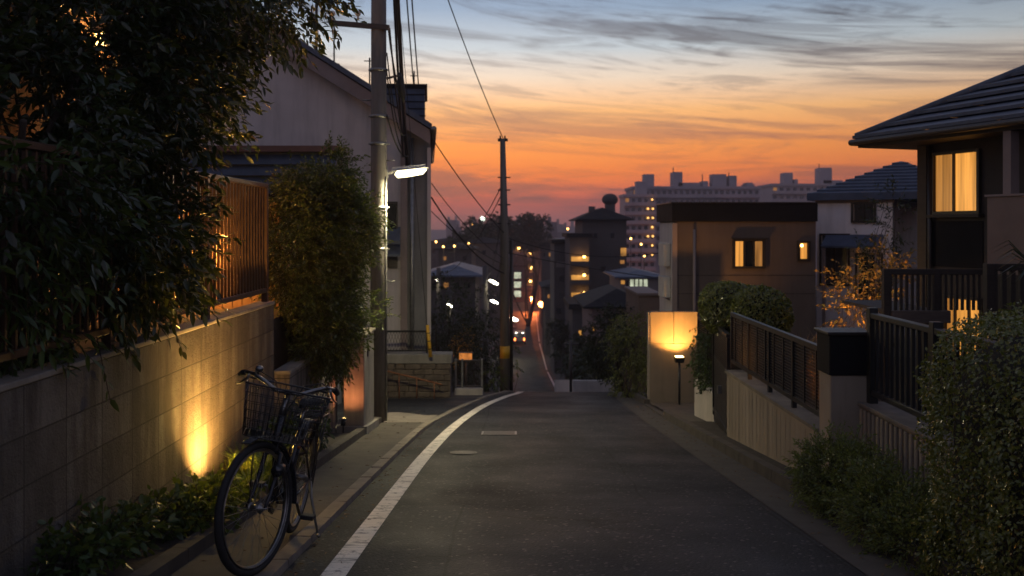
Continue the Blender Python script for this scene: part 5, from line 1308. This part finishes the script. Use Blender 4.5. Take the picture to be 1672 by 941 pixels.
# tree masses
def fartree(label,px,pyc,Yd,rx,rz,n,lm='leaf_far',ls=.5,name='dark_tree',group=None):
    c=at(px,pyc,Yd); r_=np.random.default_rng(int(px*7+Yd))
    ells=[((c.x,Yd,c.z),(rx*.8,rx*.8,rz*.8))]+[((c.x+r_.normal()*rx*.45,Yd+r_.normal()*rx*.3,c.z+r_.normal()*rz*.4),(rx*.5,rx*.5,rz*.5)) for _ in range(5)]
    leafy(name,label,'tree',(c.x,Yd,gz(Yd)-.3),ells,n,7,ls*1.6,ls,.6,M[lm],int(px+Yd),fine=False,shell=.35,gap=.3,gscale=1.2/rx,trunk=.25*rx/4+.05,limbs=6,twig=False,group=group)
fartree('big round dark tree silhouetted on the horizon just right of the slim pole',862,378,172,3.4,3.6,900)
fartree('broad dark tree on the horizon just left of the slim pole',812,385,165,4.4,3.6,900)
fartree('wider dark tree mass beneath the horizon left of the slim pole',775,392,155,3.4,2.4,600)
for i,(px,py,Yd,rx,rz,lab) in enumerate([(934,560,75,1.7,2.0,'dark street tree behind thin dark post on the right of the far street'),(960,575,62,1.7,1.8,'dark garden tree rising behind the white roadside wall, lamp glow behind it'),(985,597,52,1.9,1.3,'dark bushy tree in front of the pinkish tiled house'),(1020,588,46,1.5,1.5,'tall dark tree between pinkish tiled house and uplit slab'),(1042,598,38,1.3,1.5,'dark tree nearest the uplit slab on its left'),(990,612,44,1.5,.8,'low dark hedge tree above the white roadside wall'),(956,598,50,1.2,1.1,'low dark roadside bush at the far street corner')]):
    fartree(lab,px,py,Yd,rx,rz,520,ls=.22)
fartree('tree lit orange by the street lamp halfway along the far street',914,525,128,1.7,2.8,420,'leaf_gold',.4,'lamplit_tree')  # street lamp's orange glow put into the leaf colour too
# white wall beside the road, dark post
t=thing('roadside_wall','low white roadside wall where the far street reappears below the crest','wall',at(965,632,44))
a=at(935,618,42); b=at(1003,618,42)
k=MB(); k.box(a.x,b.x,42,42.2,gz(42)-.5,a.z-.1,.02); k.build('front_wall',M['stucco_white'],t)
k=MB(); k.prism([(a.x,42.21,gz(42.2)-.5),(a.x,60,gz(60)-.3),(a.x,60,gz(60)+1.0),(a.x,42.21,a.z-.1)],(.2,0,0)); k.build('side_wall',M['stucco_white'],t)
c=at(932,640,40)
t=thing('thin_post','thin dark utility post standing at the corner of the white roadside wall','post',(c.x,40,gz(40)))
k=MB(); k.cyl((c.x,40,gz(40)-.3),(c.x,40,at(932,556,40).z),.06,10); k.build('shaft',M['iron'],t)
k=MB(); z_=at(932,562,40).z; k.bar((c.x-.35,40,z_),(c.x+.35,40,z_),.06); k.build('crossarm',M['iron'],t)
# far street lamps
def far_lamp(label,px,py,Yd,dx,energy,color,lens,polex,r=.14,ll=1.0):
    c=at(px,py,Yd); x=at(polex,py,Yd).x; s=Yd/F
    t=thing('street_lamp',label,'street lamp',(x,Yd,gz(Yd)),'street lamps down the far street')
    k=MB(); k.cyl((x,Yd,gz(Yd)-.3),(x,Yd,c.z+.8),.10+.0006*Yd,10); k.build('pole',M['farwall_dark'],t)
    k=MB(); k.bar((x,Yd,c.z+.05),(c.x,Yd,c.z+.12),.06); k.build('arm',M['steel'],t)
    k=MB(); k.tube([(c.x-ll/2,Yd-.1,c.z+.22*ll),(c.x-ll*.2,Yd-.1,c.z+.06),(c.x+ll*.3,Yd-.1,c.z-.14*ll),(c.x+ll/2,Yd-.1,c.z-.2*ll)],[r*.5,r,r,r*.5],10); k.build('lens',M[lens],t)
    lamp('POINT',(c.x,Yd-.3,c.z-.25),energy,color,t,shadow_soft_size=.15)
far_lamp('white street lamp nearest beyond the crest, upper of the pair',806,461,44,0,11,COOL,'lampfar',792,.065,.42)
far_lamp('white street lamp second down the far street, lower of the pair',807,493,66,0,12,COOL,'lampfar',794,.085,.55)
far_lamp('white street lamp farthest, close on the far side of the slim pole',839,521,118,0,260,COOL,'lampfar',835,.2,1.0)
far_lamp('orange street lamp lighting the right side of the far street',884,497,140,0,5000,ORANGE,'lamporange',899,.42,.9)
far_lamp('faint orange street lamp at the far end of the street',868,486,206,0,9000,(1,.20,.04),'lamporange',868,.18,.5)
far_lamp('small white garden lamp beside the blue roofed house',714,458,58,0,6,COOL,'lampfar',716,.06,.2)
far_lamp('pair of dim lamps low beside the dark garden tree left of the pole',735,499,40,0,3,COOL,'lampfar',733,.04,.25)
far_lamp('bright cold floodlight on the horizon between pale house and slim pole',788,357,300,0,40,COOL,'haloflood',788,.55,1.6)
for i,(px,py,Yd) in enumerate([(724,403,118),(742,402,117),(769,403,149),(772,367,320),(765,398,148),(905,372,600),(952,370,700),(893,376,500),(927,374,650),(712,395,188),(1030,390,140),(1052,418,120),(1047,399,150)]):
    c=at(px,py,Yd); t=thing('distant_lamp','tiny warm outdoor lamp glimmering among the dark valley houses','lamp',(c.x,Yd,gz(Yd)),'tiny lamps in the valley')
    k=MB(); k.cyl((c.x,Yd+.2,gz(Yd)-.3),(c.x,Yd+.2,c.z),.06,6); k.build('pole',M['iron'],t)
    k=MB(); k.ball((c.x,Yd,c.z),.0011*Yd,8,6); k.build('lens',M['bulbfar'],t)
# car on the far street
cx,cy=at(848,560,142).x,138.0; cz=gz(cy)+.01
t=thing('van','small pale van with glowing tail lamps driving down the far street','van',(cx,cy,cz))
k=MB(); prof=[(0,.35),(0,1.05),(.12,1.75),(2.6,1.85),(3.3,1.15),(3.9,1.0),(4.0,.35)]
k.prism([(cx-.82,cy+a,cz+b) for a,b in prof],(1.64,0,0)); k.build('body',M['stucco_white'],t)
k=MB(); k.prism([(cx-.68,cy+.03,cz+1.12),(cx+.68,cy+.03,cz+1.12),(cx+.62,cy+.11,cz+1.66),(cx-.62,cy+.11,cz+1.66)],(0,-.03,0)); k.build('rear_window',M['glass_dark'],t)
for s in(-1,1):
    k=MB(); k.box(cx+s*.7-.10,cx+s*.7+.10,cy-.05,cy-.002,cz+.62,cz+1.0); k.build('tail_lamp',M['taillight'],t)
    k=MB(); k.box(cx+s*.5-.12,cx+s*.5+.12,cy+.05,cy+.11,cz+1.72,cz+1.82); k.build('roof_glint',M['whiteglint'],t)  # headlamp reflections on the van roof, drawn as glowing boxes
    for yy in(.7,3.2):
        k=MB(); k.cyl((cx+s*.84-.09,cy+yy,cz+.31),(cx+s*.84+.09,cy+yy,cz+.31),.31,16); wl_=k.build('wheel',M['rubber'],t)
        k=MB(); k.cyl((cx+s*.84-.1,cy+yy,cz+.31),(cx+s*.84+.1,cy+yy,cz+.31),.17,12); k.build('rim',M['steel'],wl_)
k=MB(); k.box(cx-.8,cx+.8,cy-.09,cy-.003,cz+.35,cz+.55,.02); k.build('bumper',M['iron'],t)
# skyline buildings, far and hazy
rs=random.Random(12)
for i in range(46):
    Yd=rs.uniform(420,1500); px=rs.uniform(690,1030) if i<34 else rs.uniform(520,1500)
    wpx=rs.uniform(6,18); py=rs.uniform(366,383) if rs.random()<.8 else rs.uniform(357,368)
    a=at(px-wpx/2,py,Yd); b=at(px+wpx/2,py,Yd); dep=rs.uniform(10,25)
    t=thing('distant_building','hazy distant town building on the sunset horizon','building',((a.x+b.x)/2,Yd,gz(Yd)),'distant buildings on the horizon')
    k=MB(); k.box(a.x,b.x,Yd,Yd+dep,-22,a.z); k.build('wall',M['skyline'],t)
    k=MB(); q=rs.uniform(.2,.6)*(b.x-a.x); k.box(a.x+q*.6,a.x+q*1.5,Yd+2,Yd+6,a.z+.01,a.z+rs.uniform(1,4)*Yd/600); k.build('roof_block',M['skyline'],t)
# valley houses without number, seen between the near things
for i in range(75):
    Yd=rs.uniform(75,330); px=rs.uniform(560,830) if i<20 else rs.uniform(890,1500)
    x=at(px,0,Yd).x
    if -4<x<9: continue
    w_=rs.uniform(6,10); h=rs.uniform(5,7.5); t=thing('valley_house','dark tile roofed house crowded in the dusky valley','house',(x,Yd,gz(Yd)),'crowded valley houses')
    k=MB(); k.box(x-w_/2,x+w_/2,Yd,Yd+8,gz(Yd+8)-1,gz(Yd)+h); k.build('wall',M[rs.choice(['farwall_dark','farwall','farwall_dark'])],t)
    k=MB(); hiproof(k,x-w_/2,x+w_/2,Yd,Yd+8,gz(Yd)+h+.1,.4,3,.5); k.build('roof',M['darkroof'],t)
    for q in(-1,1): quadwin(t,x+q*w_*.25,Yd,gz(Yd)+h-1.4,1.2,1.1,'glass_dark' if rs.random()<.55 else 'warmlit_dim')
# ---------------------------------------------------------------- haze
HZ=.00075
k=MB(); k.box(-900,900,-60,1700,-24,45);
m,nt,b=new_mat('haze_air'); nt.nodes.remove(b)
pv=nd(nt,'ShaderNodeVolumePrincipled'); pv.inputs['Color'].default_value=(.82,.74,.80,1); pv.inputs['Density'].default_value=HZ; pv.inputs['Anisotropy'].default_value=.35
nt.links.new(pv.outputs[0],nt.nodes['Material Output'].inputs['Volume'])
if HZ>0: tag(k.build('haze',m),'thin purple dusk haze over the valley',None,None,'stuff')
